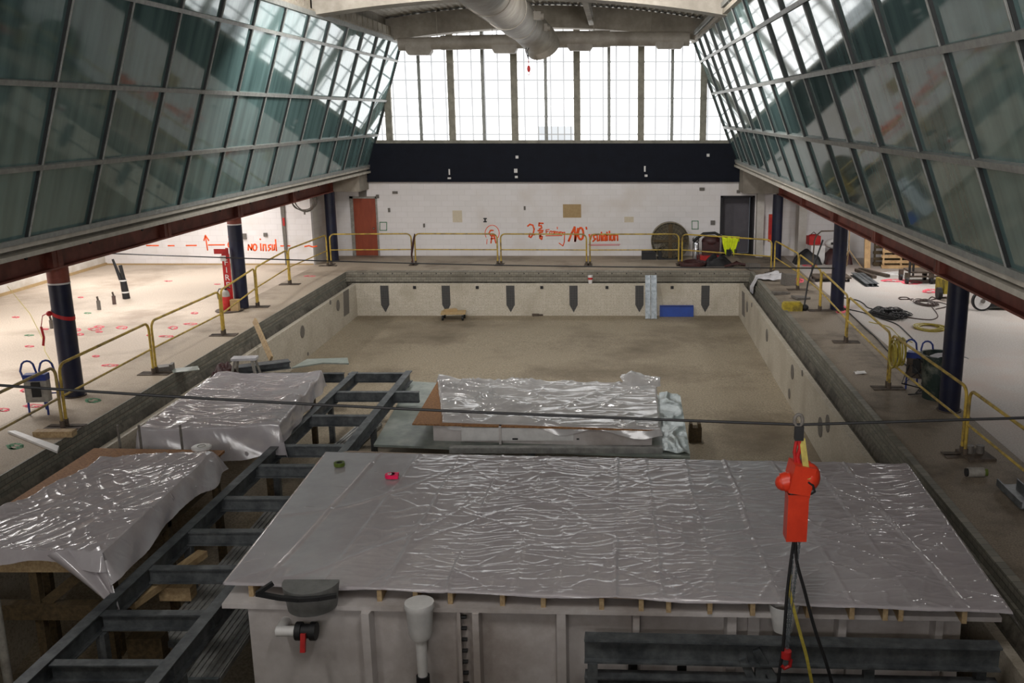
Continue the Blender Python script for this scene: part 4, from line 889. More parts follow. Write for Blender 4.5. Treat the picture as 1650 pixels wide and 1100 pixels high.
# platform cart on casters
p, q = gz(1457, 455), gz(1503, 459)
y0 = (p.y + q.y) / 2
r = thing('platform_cart', 'dark platform cart on casters under the right beam', 'cart', ((p.x + q.x) / 2, y0, 0))
MB().box(p.x + .1, q.x + .6, y0 - .05, y0 + .75, .33, .38).box(p.x + .1, q.x + .6, y0 - .05, y0 - .0, .2, .25).build('deck', 'rust', r)
for i, x in enumerate((p.x, q.x)):
    for j in (0, .65):
        MB().cyl((x - .03, y0 + j, .1), (x + .05, y0 + j, .1), .1, n=16).build('caster', 'black', r)
        MB().box(x - .06, x + .08, y0 + j - .04, y0 + j + .04, .16, .34).build('fork', 'rust', r)
MB().box(p.x + .04, p.x + .1, y0 - .03, y0 + .03, .2, 1.3).build('post', 'black', r); MB().box(p.x + .16, p.x + .21, y0 - .03, y0 + .03, .2, 1.3).build('post', 'black', r)
# yellow pressure washer / compressor
c = gz(1527, 482)
r = thing('yellow_machine', 'yellow wheeled machine half hidden behind the near right column', 'machine', c)
MB().obox(c + Vector((.05, .2, .36)), (.5, .5, .4), .2).obox(c + Vector((.0, .05, .58)), (.3, .1, .1)).build('body', 'yellowdull', r)
for s in (-.26, .32): MB().cyl(c + Vector((s - .05, 0, .17)), c + Vector((s + .06, 0, .17)), .17, n=18).build('wheel', 'black', r)
MB().tube([c + Vector((-.2, .3, .5)), c + Vector((-.1, .3, .7)), c + Vector((.2, .3, .7)), c + Vector((.3, .3, .5))], .025, 8).build('handle', 'yellowcoil', r)
# wheeled dark machine right of the column
c = gz(1582, 501)
r = thing('wheeled_blower', 'black machine with a white-hubbed wheel right of the near right column', 'machine', c)
w = .27
MB().cyl(c + Vector((0, 0, w)), c + Vector((0, .1, w)), w, n=28).build('tyre', 'black', r)
MB().cyl(c + Vector((0, -.012, w)), c + Vector((0, .05, w)), w * .82, n=28).build('rim', 'white', r); MB().cyl(c + Vector((0, -.04, w)), c + Vector((0, .05, w)), .06, n=12).build('hub', 'greytile', r)
MB().obox(c + Vector((.95, .3, .3)), (1.5, .5, .42), -.05).obox(c + Vector((1.0, .3, .55)), (1.0, .4, .2), -.05).build('body', 'black', r)
# cable coils and cords
def floor_path(name, px, r, m, label, cat, z=None):
    pts = [gz(a, b) + Vector((0, 0, r)) for a, b in px]; sm = []
    for i in range(len(pts) - 1):
        p0 = pts[max(i - 1, 0)]; p1 = pts[i]; p2 = pts[i + 1]; p3 = pts[min(i + 2, len(pts) - 1)]
        for k in range(5):
            t = k / 5; sm.append(.5 * ((2 * p1) + (p2 - p0) * t + (2 * p0 - 5 * p1 + 4 * p2 - p3) * t * t + (3 * p1 - p0 - 3 * p2 + p3) * t ** 3))
    sm.append(pts[-1]); return solo(MB().tube(sm, r, 7), name, m, label, cat)
c = gz(1432, 507); coil('cable_coil', c, .36, .011, 'black', 'messy black cable coil in the middle of the right aisle floor', 'cable', 26, 1.5, 4, mess=.5)
c = gz(1492, 489); coil('cable_coil', c, .27, .011, 'cordbrown', 'brown cable coil on the aisle floor left of the near right column', 'cable', 12, 1.6, 9, mess=.22)
c = gz(1497, 529); coil('hose_coil', c, .36, .015, 'yellowcoil', 'neat yellow hose ring lying on the right aisle floor', 'hose', 8, 1.15, 6)
Q4 = lambda a, b: (1380 + a / 6.11, 380 + b / 6.11)
floor_path('extension_cable', [Q4(450, 795), Q4(600, 820), Q4(740, 828), Q4(800, 790), Q4(740, 700), Q4(700, 665)], .014, 'cordbrown', 'cord running from the black cable coil to the brown coil', 'cord')
floor_path('extension_cable', [Q4(540, 640), Q4(500, 610), Q4(420, 610), Q4(440, 628), Q4(560, 625)], .014, 'cordbrown', 'cord loop sticking out left of the brown cable coil', 'cord')
floor_path('extension_cable', [Q4(700, 640), Q4(740, 605), Q4(800, 620), Q4(880, 605), Q4(720, 640), Q4(830, 660), Q4(905, 692), Q4(780, 725)], .014, 'cordbrown', 'cord running from the brown coil to behind the near right column', 'cord')
floor_path('extension_cable', [(1358, 480), (1380, 484), (1392, 490), (1398, 496), (1410, 499), (1426, 501)], .014, 'black', 'black cord from the middle right column to the black cable coil', 'cord')
floor_path('extension_cable', [(1362, 498), (1390, 504), (1420, 514), (1445, 523), (1460, 536), (1472, 548)], .014, 'black', 'black cord passing in front of the black coil to the blue-framed box', 'cord')
floor_path('extension_cable', [(1350, 488), (1372, 508), (1395, 530), (1412, 545), (1425, 560), (1440, 574), (1462, 590)], .014, 'black', 'black cord behind the right railing, nearest the pool', 'cord')
floor_path('extension_cable', [(1400, 519), (1430, 526), (1440, 533), (1452, 545), (1470, 552)], .01, 'yellowcoil', 'thin yellowish cord before the black cable coil', 'cord')
# yellow hose hung on the railing
c = Vector((5.18, 17.35, 0)); zc = .78
mb = MB()
for k in range(7):
    R = .2 + .02 * (k % 3); mb.tube([(c.x + .05 * math.sin(k * 2.1) + .03 * k - .08, c.y + R * math.cos(t) + .03 * math.sin(k), zc + .02 * k - .06 + R * 1.1 * math.sin(t)) for t in [2 * math.pi * i / 24 for i in range(24)]], .017, 6, True)
solo(mb, 'hose_coil', 'yellowcoil', 'yellow hose coil hung over the right railing beside the blue-framed power box', 'hose')
p = gz(1484, 633); power_box((p.x, p.y + .3, 0), -.5, 'grey power box on a blue tube stand beside the dark green bin', 'rust')
mb = MB()
rd = random.Random(3)
for k in range(5):
    mb.tube([(p.x + rd.uniform(-.25, .3), p.y + .15, .5), (p.x + rd.uniform(-.4, .4), p.y - .05, .2), (p.x + rd.uniform(-.5, .5), p.y - .1, .03), (p.x + rd.uniform(-.6, .6), p.y + rd.uniform(-.3, .3), .02)], .013, 6)
solo(mb, 'cable_tangle', 'black', 'black cords dangling from the right power box to the deck', 'cord')
# bin
c = gz(1517, 647); c.y += .25
r = thing('waste_bin', 'tall dark green plastic bin with paint splashes beside the near right column', 'bin', c)
MB().lathe([(.001, .005), (.27, .005), (.33, .78), (.36, .78), (.36, .83), (.31, .83), (.25, .03), (.001, .03)], c, 28).build('bin_body', 'bin', r)
MB().heights(12, 8, lambda u, v: (c.x - .2 + .62 * u, c.y - .3 + .3 * v, .8 + .07 * math.sin(u * 3.0) + .03 * nz(u * 4, v * 4))).build('liner', 'bag', r, sharp=0)
for s in (-1, 1): MB().tube([c + Vector((s * .34, -.1, .7)), c + Vector((s * .4, -.05, .72)), c + Vector((s * .4, .05, .72)), c + Vector((s * .34, .1, .7))], .016, 6).build('handle', 'black', r)
# debris on the right deck
c = gz(1385, 601); solo(MB().heights(8, 6, lambda u, v: (c.x - .1 + .22 * u, c.y - .1 + .2 * v, .004 + .05 * max(0, nz(u * 3, v * 3, 2)) + .02 * u)), 'paper_scrap', 'white', 'crumpled white paper scrap on the right deck by the pool', 'paper', sharp=0)
c = gz(1572, 735)
r = thing('concrete_block', 'square rusty base block beside the near right railing foot', 'base block', c)
MB().obox(c + Vector((.0, .0, .02)), (.42, .5, .04), .1).build('plate', 'rust', r)
for dx in (-.08, .08): MB().cyl(c + Vector((dx, .05, .04)), c + Vector((dx, .05, .16)), .06, n=14).build('socket', 'greytile', r)
c = gz(1573, 768)
r = thing('metal_can', 'silver can lying on the right deck below the railing foot', 'can', c)
MB().cyl(c + Vector((-.13, 0, .07)), c + Vector((.1, 0, .07)), .07, n=18).build('can_body', 'greycase', r); MB().cyl(c + Vector((.1, 0, .07)), c + Vector((.15, 0, .07)), .055, n=18).build('lid', 'green', r); MB().cyl(c + Vector((-.16, 0, .07)), c + Vector((-.13, 0, .07)), .06, n=18).build('base', 'black', r)
p, q = gz(1622, 786), gz(1662, 825)
solo(MB().bar(p + Vector((0, 0, .05)), q + Vector((0, 0, .05)), .3, .015).bar(p + Vector((-.14, -.0, .09)), q + Vector((-.14, 0, .09)), .02, .1).bar(p + Vector((.14, 0, .09)), q + Vector((.14, 0, .09)), .02, .1), 'metal_channel', 'galv', 'grey metal channel at the right picture edge on the deck', 'channel')

# ================================================================== POOL FILLERS: STEEL FRAME, BOXES, TANK
ZF = -.4
r = thing('steel_ladder_frame', 'long galvanised steel frame of rails and cross beams between the covered boxes', 'steel frame', (-5.2, 14, -1.6))
XLr, XRr = -5.82, -4.56
MB().channel((XLr - .1, 8.1, ZF), (XLr + .12, 20.4, ZF), .14, .24).build('rail', 'galv', r)
MB().channel((XRr - .05, 8.1, ZF), (XRr + .02, 20.5, ZF), .14, .24).build('rail', 'galv', r)
yc = [gz(x, y, ZF).y for x, y in ((615, 600), (610, 630), (555, 668), (500, 716), (445, 748), (400, 800), (350, 853), (300, 912), (245, 985), (165, 1065))]
for i, y in enumerate(yc):
    MB().channel((XLr + .0, y, ZF - .012), (XRr, y, ZF - .012), .12, .2).build('cross_beam', 'galv', r)
solo(MB().channel((-7.9, yc[0], ZF - .012), (XLr - .1, yc[0], ZF - .012), .12, .2), 'steel_side_beam', 'galv', 'galvanised beam running left from the far end of the steel frame behind the farther left box', 'beam')
MB().channel((XRr, yc[1], ZF - .012), (-4.0, yc[1], ZF - .012), .12, .22).build('cross_beam', 'galv', r)
for x, y in [(XLr, yc[1]), (XRr, yc[0]), (XLr, yc[3]), (XLr, yc[6]), (XRr, 9.05), (XLr, 9.9), (XRr, yc[2])]:
    MB().box(x - .05, x + .05, y - .05, y + .05, -1.5 if y > 15.5 else -2.58, ZF - .23).build('post', 'galv', r)
solo(MB().channel((-3.98, 14.75, -.5), (1.2, 14.3, -.5), .14, .2), 'steel_cross_beam', 'galv', 'dark galvanised beam lying along the far edge of the big covered tank', 'beam')
# grooved planks below the frame
def plank(x0, y0, x1, y1, w, z, label, m='alum'):
    r = thing('walkway_plank', label, 'plank', ((x0 + x1) / 2, (y0 + y1) / 2, z - .07), 'grooved metal planks under the steel frame')
    p, q = Vector((x0, y0, z)), Vector((x1, y1, z)); d = (q - p).normalized(); n = Vector((-d.y, d.x, 0))
    MB().bar(p - Vector((0, 0, .04)), q - Vector((0, 0, .04)), w, .06).build('plank_body', m, r)
    mb = MB(); k = 7
    for i in range(k):
        o = n * (w * ((i + .5) / k - .5)); mb.bar(p + o, q + o, w / k * .55, .02)
    mb.build('ribs', m, r)
    MB().bar(p - n * w / 2 - d * .02 - Vector((0, 0, .03)), p + n * w / 2 - d * .02 - Vector((0, 0, .03)), .05, .08).build('end_hook', 'galvlight', r)
a, b = gz(278, 1032, -1.0), gz(425, 850, -1.0)
plank(a.x, a.y, b.x + .05, b.y + 1.2, .52, -1.0, 'grooved metal plank lying deep under the steel frame, left one')
plank(a.x + .6, a.y - .7, b.x + .6, b.y + 1.0, .46, -1.05, 'grooved metal plank lying under the steel frame, right one beside the white tank')
a = gz(600, 712, -1.45); plank(a.x - .5, a.y - .6, a.x - .3, a.y + 1.1, .5, -1.4, 'grooved metal plank on the pool floor below the frame joint')

# plywood lids + draped sheeting
def drape(nx, ny, corners, z, over, name, m, parent, crease, drop=1.0, ragged=.15, flare=.25, seed=0):
    """corners: near-left, near-right, far-right, far-left (x, y). over: overhang of left, right, near, far"""
    NL, NR, FR, FLc = [Vector((c[0], c[1], 0)) for c in corners]
    W = ((NR - NL).length + (FR - FLc).length) / 2; D = ((FLc - NL).length + (FR - NR).length) / 2
    l, rr, ne, fa = over
    def fn(u, v):
        a = -l + u * (W + l + rr); b = -ne + v * (D + ne + fa)
        ia = min(max(a, 0), W); ib = min(max(b, 0), D)
        s, t = ia / W, ib / D
        p = NL.lerp(NR, s).lerp(FLc.lerp(FR, s), t)
        ox, oy = a - ia, b - ib; o = math.hypot(ox, oy)
        ex = (NR - NL).normalized(); ey = (FLc - NL).normalized()
        rg = 1 + ragged * 2 * nz(a * 1.3 + seed, b * 1.3, 4.2)
        o *= max(.2, rg)
        p = p + (ex * (1 if ox > 0 else -1 if ox < 0 else 0) + ey * (1 if oy > 0 else -1 if oy < 0 else 0)) * (flare * o * .6 + (.012 if o else 0) + (.05 * math.sin((a + b) * 7 + seed) * min(o, .5)))
        h = crease(p.x, p.y) * (1.0 if o == 0 else .4)
        p.z = z + h - o * drop + (0 if o == 0 else 0)
        return p
    return MB().heights(nx, ny, fn).build(name, m, parent, sharp=0)

# --- big tank in front
ZT = .27
TC = [gz(362, 938, ZT), gz(1628, 984, ZT), gz(1462, 748, ZT), gz(526, 728, ZT)]
ty0, ty1 = 9.0, 13.2
tx0, tx1 = TC[0].x + .28, TC[1].x - .3
tr = thing('covered_tank', 'large white fibreglass tank with flanged rim in the foreground under wrinkled sheeting', 'tank', (0, 11, -1.6))
MB().box(tx0, tx1, 9.22, 13.1, -2.6, .06).build('tank_body', 'fibre', tr)
fl0, fl1 = gy(358, 943, 9.1), gy(1612, 1000, 8.95)
MB().prism([(TC[0].x + .02, 9.22 - .02, .06), (fl1.x, 8.92, .06), (4.05, 13.3, .06), (TC[3].x, 13.4, .06)], (0, 0, .05)).build('rim_flange', 'fibre', tr)
def fx(px, py=1010): return gy(px, py, 9.15).x
for px, w in ((592, .12), (768, .1), (905, .14), (1025, .1), (1178, .14), (1355, .12), (1510, .12)):
    x = fx(px); MB().prism([(x - w / 2, 9.22, -2.6), (x + w / 2, 9.22, -2.6), (x + w / 3, 9.08, -2.6), (x - w / 3, 9.08, -2.6)], (0, 0, 2.66)).build('rib', 'fibre', tr)
x = fx(740)
MB().box(x - .015, x + .02, 9.12, 9.22, -1.6, .06).build('joint_flange', 'fibre', tr)
for k in range(11): MB().cyl((x + .02, 9.17, -.02 - k * .13), (x + .075, 9.17, -.02 - k * .13), .022, n=8).build('bolt', 'black', tr)
x = fx(1215, 1000)
MB().box(x - .06, x + .06, 9.16, 9.22, -.5, .06).build('joint_flange', 'fibre', tr)
# plywood lid on joists
ly = MB().prism([TC[0] + Vector((.03, .02, -.012)), TC[1] + Vector((-.12, .03, -.012)), TC[2] + Vector((-.1, 0, -.012)), TC[3] + Vector((.05, 0, -.012))], (0, 0, -.02)); ly.build('plywood_lid', 'ply', tr)
MB().prism([TC[3] + Vector((.05, -.1, -.02)), TC[2] + Vector((-3.2, -.1, -.02)), TC[2] + Vector((-3.2, .12, -.02)), TC[3] + Vector((.3, .12, -.02))], (0, 0, -.04)).build('edge_board', 'ply', tr)
for px in (405, 508, 540, 622, 682, 740, 826, 893, 988, 1052, 1096, 1162, 1230, 1318, 1386, 1438, 1462, 1560):
    t = (px - 362) / (1628 - 362); p = TC[0].lerp(TC[1], t); q = TC[3].lerp(TC[2], t)
    MB().bar((p.x, p.y - .02 + .03, .17), (q.x, q.y, .17), .05, .13).build('joist', 'timber', tr)
SEAMS = [-3.6, -3.0, -2.35, -1.7, -1.05, -.6, .0, .45, 1.0, 1.6, 2.3, 2.9, 3.35]
def crease_tank(x, y):
    f = .5 + .5 * nz(x * .45, y * .4, 9); f = max(0, min(1, (f - .22) * 1.9)); e = min(1, max(.06, (x + 3.4) / 1.6))
    wx = x + .25 * nz(x * 1.3, y * 1.3, 5); wy = y + .14 * nz(x * 1.5, y * 1.2, 2)
    h = .011 * ridge(wx * .9, wy * 7.5, 1.5) ** 4 * f * e
    h += .009 * ridge(wx * 1.9 + y * .9, wy * 9 - x * 1.1, 4.5) ** 4 * f * e
    h += .009 * ridge(wx * 3.1 - y * 2, wy * 3.5 + x, 6.5) ** 6 * (1 - .4 * f) * e
    h += .009 * ridge(x * .9 - y * .5, y * .5, 7.5) ** 22 + .010 * ridge(x * 1.3 + y * 1.1, y * .9 - x * .3, 2.5) ** 14 * e
    for i, s in enumerate(SEAMS):
        d = abs(x - s * (1 + .02 * (11 - y)) - .05 * nz(y * .7, i * 3.1)); h += (.010 if i % 3 else .019) * math.exp(-(d / .018) ** 2) * (.45 + .55 * (nz(y * .5, i * 1.7) > -.15))
    return h
sh = drape(420, 300, TC, ZT + .004, (.02, .12, .03, .04), 'wrinkled_sheeting', 'plastic', None, crease_tank, .8, .5, .5)
tag(sh, 'wide wrinkled clear sheeting spread over the plywood of the big foreground tank', 'plastic sheet')
# fittings on the tank front
c = gy(492, 955, 9.0)
zt, zb_ = gy(495, 952, 8.95).z, gy(495, 992, 8.95).z
r = thing('grey_tub', 'grey half-round tub with a black lip hung on the front of the tank', 'tub', (c.x, 9.0, zb_))
mb = MB().lathe([(.001, zb_), (.25, zb_), (.29, zt), (.001, zt - .005)], (c.x + .01, 9.17, 0), 36)
for q in mb.v: q.y = min(q.y, 9.2)
mb.build('tub_body', 'tin', r)
pts = [(c.x - .44, 8.86, zt + .02), (c.x - .2, 8.82, zt - .005), (c.x, 8.8, zt - .015), (c.x + .2, 8.82, zt - .01), (c.x + .36, 8.86, zt + .0)]
mb = MB()
for p, q in zip(pts[:-1], pts[1:]): mb.bar(p, q, .05, .04)
mb.bar(pts[0], (c.x - .3, 8.95, zt + .09), .04, .04).build('black_lip', 'black', r)
c = gy(492, 1018, 9.0)
r = thing('ball_valve', 'black ball valve with a red handle on the tank front below the grey tub', 'valve', (c.x, 9.05, c.z - .1))
MB().cyl((c.x - .3, 9.02, c.z), (c.x - .08, 9.02, c.z), .055, n=14).cyl((c.x - .27, 9.02, c.z), (c.x - .27, 9.26, c.z), .055, n=14).build('pipe', 'white', r)
MB().cyl((c.x - .09, 9.02, c.z), (c.x + .09, 9.02, c.z), .075, n=14).lathe([(.001, -.03), (.095, -.03), (.095, .03), (.001, .03)], (c.x - .07, 9.02, c.z), 12, 'x').lathe([(.001, -.03), (.095, -.03), (.095, .03), (.001, .03)], (c.x + .08, 9.02, c.z), 12, 'x').build('valve_body', 'black', r)
MB().obox((c.x, 8.91, c.z - .07), (.05, .04, .19), 0, -.3).build('red_handle', 'red', r)
c = gy(675, 990, 9.0)
r = thing('overflow_pipe', 'white flared pipe standing against the tank front, right of the grey tub', 'pipe', (c.x, 9.0, -.9))
MB().lathe([(.001, .0), (.15, .0), (.155, -.05), (.14, -.08), (.12, -.35), (.1, -.4), (.06, -.42), (.05, -.85)], (c.x, 9.04, c.z + .12), 20).build('pipe_body', 'white', r)
MB().lathe([(.001, -.84), (.07, -.84), (.07, -.96), (.001, -.96)], (c.x, 9.04, c.z + .12), 16).lathe([(.05, -.9), (.045, -1.4)], (c.x, 9.04, c.z + .12), 12).build('coupling', 'black', r)
c = gy(1275, 1005, 8.85)
solo(MB().lathe([(.001, -.3), (.1, -.3), (.16, 0), (.15, 0), (.09, -.28)], (c.x - .05, 9.02, c.z + .14), 20), 'white_bucket', 'white', 'white funnel bucket on the tank front behind the hanging hoist hook', 'bucket')
# steel stand in front of the tank
a, b = gy(942, 1024, 8.75), gy(1612, 1050, 8.6)
r = thing('steel_stand', 'galvanised steel beam stand in front of the tank at the lower right', 'steel frame', ((a.x + b.x) / 2, 8.7, -1.6))
MB().channel((a.x, 8.75, a.z), (b.x, 8.62, a.z - .02), .16, .26, .02).build('top_beam', 'galv', r)
MB().channel((a.x, 8.72, a.z - .4), (b.x, 8.6, a.z - .42), .16, .2, .02).build('lower_beam', 'galv', r)
for px in (955, 1225, 1400, 1580): x = gy(px, 1060, 8.7).x; MB().box(x - .05, x + .05, 8.64, 8.74, -2.64, a.z - .25).build('post', 'galv', r)
x = gy(1225, 1060, 8.7).x
MB().bar((x - .05, 8.66, a.z - .1), (x + .35, 8.66, a.z - .8), .06, .08).bar((x - .18, 8.68, a.z - .2), (x + .12, 8.68, a.z - .9), .06, .08).build('brace', 'galv', r)
for px in (1020, 1100): x = gy(px, 1070, 8.9).x; MB().cyl((x, 9.0, -.6), (x, 9.0, -.2), .05, n=12).cyl((x, 9.0, -.75), (x, 9.0, -.6), .09, n=12).build('pipe_leg', 'black', r)
# small things lying on the sheeting
c = gz(632, 769, ZT + .02)
r = thing('tape_roll', 'neon pink tape roll lying on the sheeting', 'tape roll', c)
MB().lathe([(.03, 0), (.065, 0), (.065, .05), (.03, .05), (.03, 0)], c + Vector((-.03, 0, .0)), 20).obox(c + Vector((.035, 0, .025)), (.1, .13, .05), .1).build('roll', 'pink', r); MB().lathe([(.02, 0), (.03, 0), (.03, .052), (.02, .052)], c + Vector((-.03, 0, .0)), 16).build('core', 'white', r)
c = gz(547, 750, ZT + .02)
r = thing('tape_roll', 'olive green tape roll lying near the far left corner of the tank sheeting', 'tape roll', c)
MB().lathe([(.045, 0), (.075, 0), (.075, .05), (.045, .05), (.045, 0)], c, 22).build('roll', 'green', r); MB().lathe([(.035, 0), (.045, 0), (.045, .05), (.035, .05)], c, 16).build('core', 'black', r)

# --- box A (far left cover)
ZA = -.05
AC = [(-7.95, 15.35), (-5.72, 15.65), (-5.95, 18.9), (-8.1, 19.0)]
r = thing('timber_box', 'timber-framed box under milky sheeting beside the left pool wall, farther one', 'box', (-6.9, 17.2, -1.55))
MB().prism([Vector((x, y, ZA - .05)) for x, y in AC], (0, 0, -.03)).build('plywood_lid', 'ply', r)
for (x, y) in [(-7.85, 15.62), (-6.05, 15.92), (-6.15, 18.8), (-8.0, 18.8)]: MB().box(x - .05, x + .05, y - .05, y + .05, -1.55, ZA - .08).build('post', 'timberdark', r)
for y in (15.82, 18.8): MB().box(-7.95, -6.1, y - .03, y + .03, ZA - .3, ZA - .09).build('rail', 'timberdark', r)
def crease_a(x, y):
    wx = x + .2 * nz(x * 1.6, y * 1.6, 5); wy = y + .15 * nz(x * 1.7, y * 1.4, 2)
    h = .022 * ridge(wx * .6, wy * 1.5, 3.3) ** 5 + .012 * ridge(wx * 2.2 + y, wy * 4.5, 6.1) ** 3 + .010 * ridge(wx * 2.5, wy * 9, 1.2) ** 3
    edge = math.exp(-((x + 5.95) / .22) ** 2) * .10 * (.5 + nz(y * 2.2, 3)) + math.exp(-((x + 7.9) / .2) ** 2) * .07 * (.5 + nz(y * 2, 8))
    return h + .012 * nz(x * .9, y * .9, 2.2) + max(0, edge)
o = drape(230, 220, [Vector((x, y, 0)) for x, y in AC], ZA, (.22, .32, .62, .2), 'draped_sheeting', 'plasticcrumple', None, crease_a, .9, .07, .3, 1)
tag(o, 'clear sheeting draped over the farther left box, long skirt hanging at its front', 'plastic sheet')
for px, py in ((195, 722), (229, 722), (295, 722)):
    b = gz(px, py + 10, -.3); solo(MB().cyl(b, b + Vector((0, 0, .5)), .02, n=8), 'threaded_rod', 'greytile', 'short grey rod standing between the two left covered boxes', 'rod', 'rods between the left boxes')
# things around box A
c = Vector((-8.15, 20.1, -.05)); c = gz(395, 586, .0)
r = thing('small_trestle', 'small white-splashed trestle stool at the left pool edge', 'stool', (c.x, c.y, -.3))
MB().obox(c + Vector((0, 0, .12)), (.5, .26, .05), .1).build('seat', 'bag', r)
for i, j in ((-1, -1), (1, -1), (1, 1), (-1, 1)): MB().bar(c + Vector((i * .18, j * .08, .1)), c + Vector((i * .26, j * .14, -.28)), .05, .04).build('leg', 'greycase', r)
mb = MB().heights(14, 10, lambda u, v: (c.x - .75 + .55 * u, c.y - .1 + .4 * v, -.32 + .34 * (math.sin(math.pi * u) * math.sin(math.pi * v)) ** .6 * (.8 + .7 * nz(u * 5, v * 5))))
solo(mb, 'debris_heap', 'maroon', 'dark reddish debris heap beside the white trestle stool', 'rubble', sharp=0)
p, q = gx(410, 516, XL + .1), gy(437, 578, 21.2)
solo(MB().bar(p, q, .13, .05, up=(1, -1, .4)), 'leaning_plank', 'timber', 'brown plank leaning from the left pool edge down into the pool', 'plank')
a, b = gz(405, 590, -.2), gz(466, 580, -.2)
solo(MB().channel(a + Vector((-.3, 0, 0)), b, .3, .16, .02), 'steel_offcut', 'galv', 'short galvanised beam offcut lying behind the farther left box', 'beam')
solo(MB().prism([gz(470, 592, -.35), gz(520, 584, -.35), gz(562, 585, -.35), gz(560, 576, -.35), gz(495, 578, -.35)], (0, 0, -.03)), 'grey_board', 'greysheet', 'pale grey board resting on the far end of the steel frame', 'board')
# --- box B (near left cover)
ZB = .0
BC = [(-8.15, 10.75), (-6.1, 10.6), (-6.2, 14.05), (-7.72, 13.7)]
r = thing('timber_crib', 'timber crib box under sheeting at the lower left of the picture', 'box', (-7.1, 12.4, -1.6))
MB().prism([Vector((x, y, ZB - .06)) for x, y in [(-8.25, 10.75), (-6.15, 10.65), (-6.15, 14.4), (-8.25, 14.5)]], (0, 0, -.04)).build('board_lid', 'osb', r)
for x in (-8.0, -7.1, -6.25):
    for y in (10.85, 12.5, 14.2): MB().box(x - .05, x + .05, y - .05, y + .05, -2.55 if y < 13 else -2.0, ZB - .1).build('post', 'timberdark', r)
for y in (10.8, 14.2):
    MB().box(-8.2, -6.15, y - .03, y + .03, ZB - .32, ZB - .11).build('rail', 'timber', r)
MB().box(-8.2, -6.0, 10.75, 10.9, -.95, -.75).build('cross_rail', 'timberdark', r); MB().box(-6.35, -6.2, 10.8, 14.2, -.5, -.3).build('side_rail', 'timberdark', r)
MB().bar((-7.0, 10.82, -.75), (-6.3, 10.82, -.2), .05, .12).build('diagonal', 'timberdark', r)
def crease_b(x, y):
    u = (x + 8.2) * .55 + (y - 10.6) * .83; t = (x + 8.2) * .83 - (y - 10.6) * .55
    wt = t + .1 * nz(x * 1.6, y * 1.6, 3)
    h = .026 * ridge(u * .22, wt * 1.5, 2.7) ** 8 + .016 * ridge(u * .4, wt * 4.2, 5.7) ** 6 + .010 * ridge(u * 1.1, wt * 8, 1.7) ** 4 + .009 * ridge(u * 5 + wt, wt * 3, 8) ** 4
    edge = math.exp(-((y - 13.85) / .2) ** 2) * .12 * (.4 + nz(x * 2.4, 3)) + math.exp(-((x + 8.0) / .16) ** 2) * .12 * (.4 + nz(y * 2, 8))
    return h + .008 * nz(x * .8, y * .8, 6) + max(0, edge)
o = drape(230, 260, [Vector((x, y, 0)) for x, y in BC], ZB + .03, (.2, .45, .22, .08), 'draped_sheeting', 'plasticcrumple', None, crease_b, .7, .3, .6, 4)
tag(o, 'clear sheeting draped over the near left timber crib', 'plastic sheet')
c = gz(193, 920, -.1)
def tail(u, v):
    p = Vector((-6.15, 10.62, ZB)).lerp(Vector((-5.85, 10.35, -.5)), v); w = (.55 * (1 - v) + .03)
    return p + Vector((-.35 * (1 - v), 0, 0)) + Vector((w * (u - .4), .12 * (u - .5) * (1 - v) - .06 * math.sin(u * 9) * (1 - .7 * v), .05 * math.sin(u * 7) * (1 - v) + .05 * u - .12 * v * v))
solo(MB().heights(24, 24, tail), 'sheeting_tail', 'plastic', 'pointed milky sheeting corner hanging off the near left crib', 'plastic sheet', sharp=0)
for px, py, sx, sy, lab in ((270, 745, 0, 0, ''),):
    pass
c = gz(325, 723, -.02)
r = thing('white_disc', 'round white lid lying on the strand board between the left boxes', 'lid', c + Vector((0, 0, -.02)))
MB().lathe([(.001, 0), (.14, 0), (.15, .01), (.15, .04), (.13, .05), (.001, .045)], c, 28).build('lid_disc', 'white', r); MB().lathe([(.05, .045), (.06, .055), (.07, .045)], c, 20).build('lid_ring', 'greycase', r)
c = gy(5, 1000, 10.0)
solo(MB().cyl((c.x - .05, 10.0, -2.6), (c.x - .05, 10.0, -.12), .05, n=14), 'grey_pole', 'greycase', 'thin grey upright pole at the lower left picture edge in front of the timber crib', 'pole')
# crib under the frame, near
r = thing('timber_cribbing', 'stacked timber blocks under the steel frame at the bottom left', 'timber', (-5.6, 9.9, -1.6))
a = gz(190, 985, -.75)
MB().obox((-5.75, 10.4, -.78), (.6, .16, .16), .05).build('cap_timber', 'timberdark', r); MB().obox((-5.5, 10.25, -1.7), (.4, .2, 1.7), .05).build('stub_post', 'timberdark', r); MB().obox((-5.6, 11.3, -.85), (.4, .18, .18), .0).build('cap_timber', 'timber', r)
MB().bar((-5.9, 10.7, -.72), (-5.55, 12.0, -.66), .14, .09).build('loose_timber', 'timber', r)
# --- box C (middle)
r = thing('foil_base', 'silver-grey sheet base around the middle covered box', 'sheet base', (-1.6, 17.6, -1.5))
ZC = -.72
MB().prism([gz(602, 716, ZC), gz(1112, 736, ZC), gz(1096, 638, ZC), gz(662, 614, ZC)], (0, 0, -.04)).build('base_sheet', 'greysheet', r)
f0 = [gz(1068, 728, ZC + .01), gz(1112, 733, ZC + .01), gz(1096, 638, ZC + .01), gz(1062, 634, ZC + .01)]
MB().heights(14, 40, lambda u, v: f0[0].lerp(f0[1], u).lerp(f0[3].lerp(f0[2], u), v) + Vector((0, 0, .02 + .06 * ridge(u * 1.2, v * 5, 3) ** 3 * (u * (1 - u) * 4) + .02 * nz(u * 3, v * 12)))).build('foil_skirt', 'foil', r, sharp=0)
for x in (-4.0, -1.5, .9):
    for y in (16.2, 19.6): MB().box(x - .06, x + .06, y - .06, y + .06, -1.52, ZC - .04).build('leg', 'galv', r)
ZD = -.33
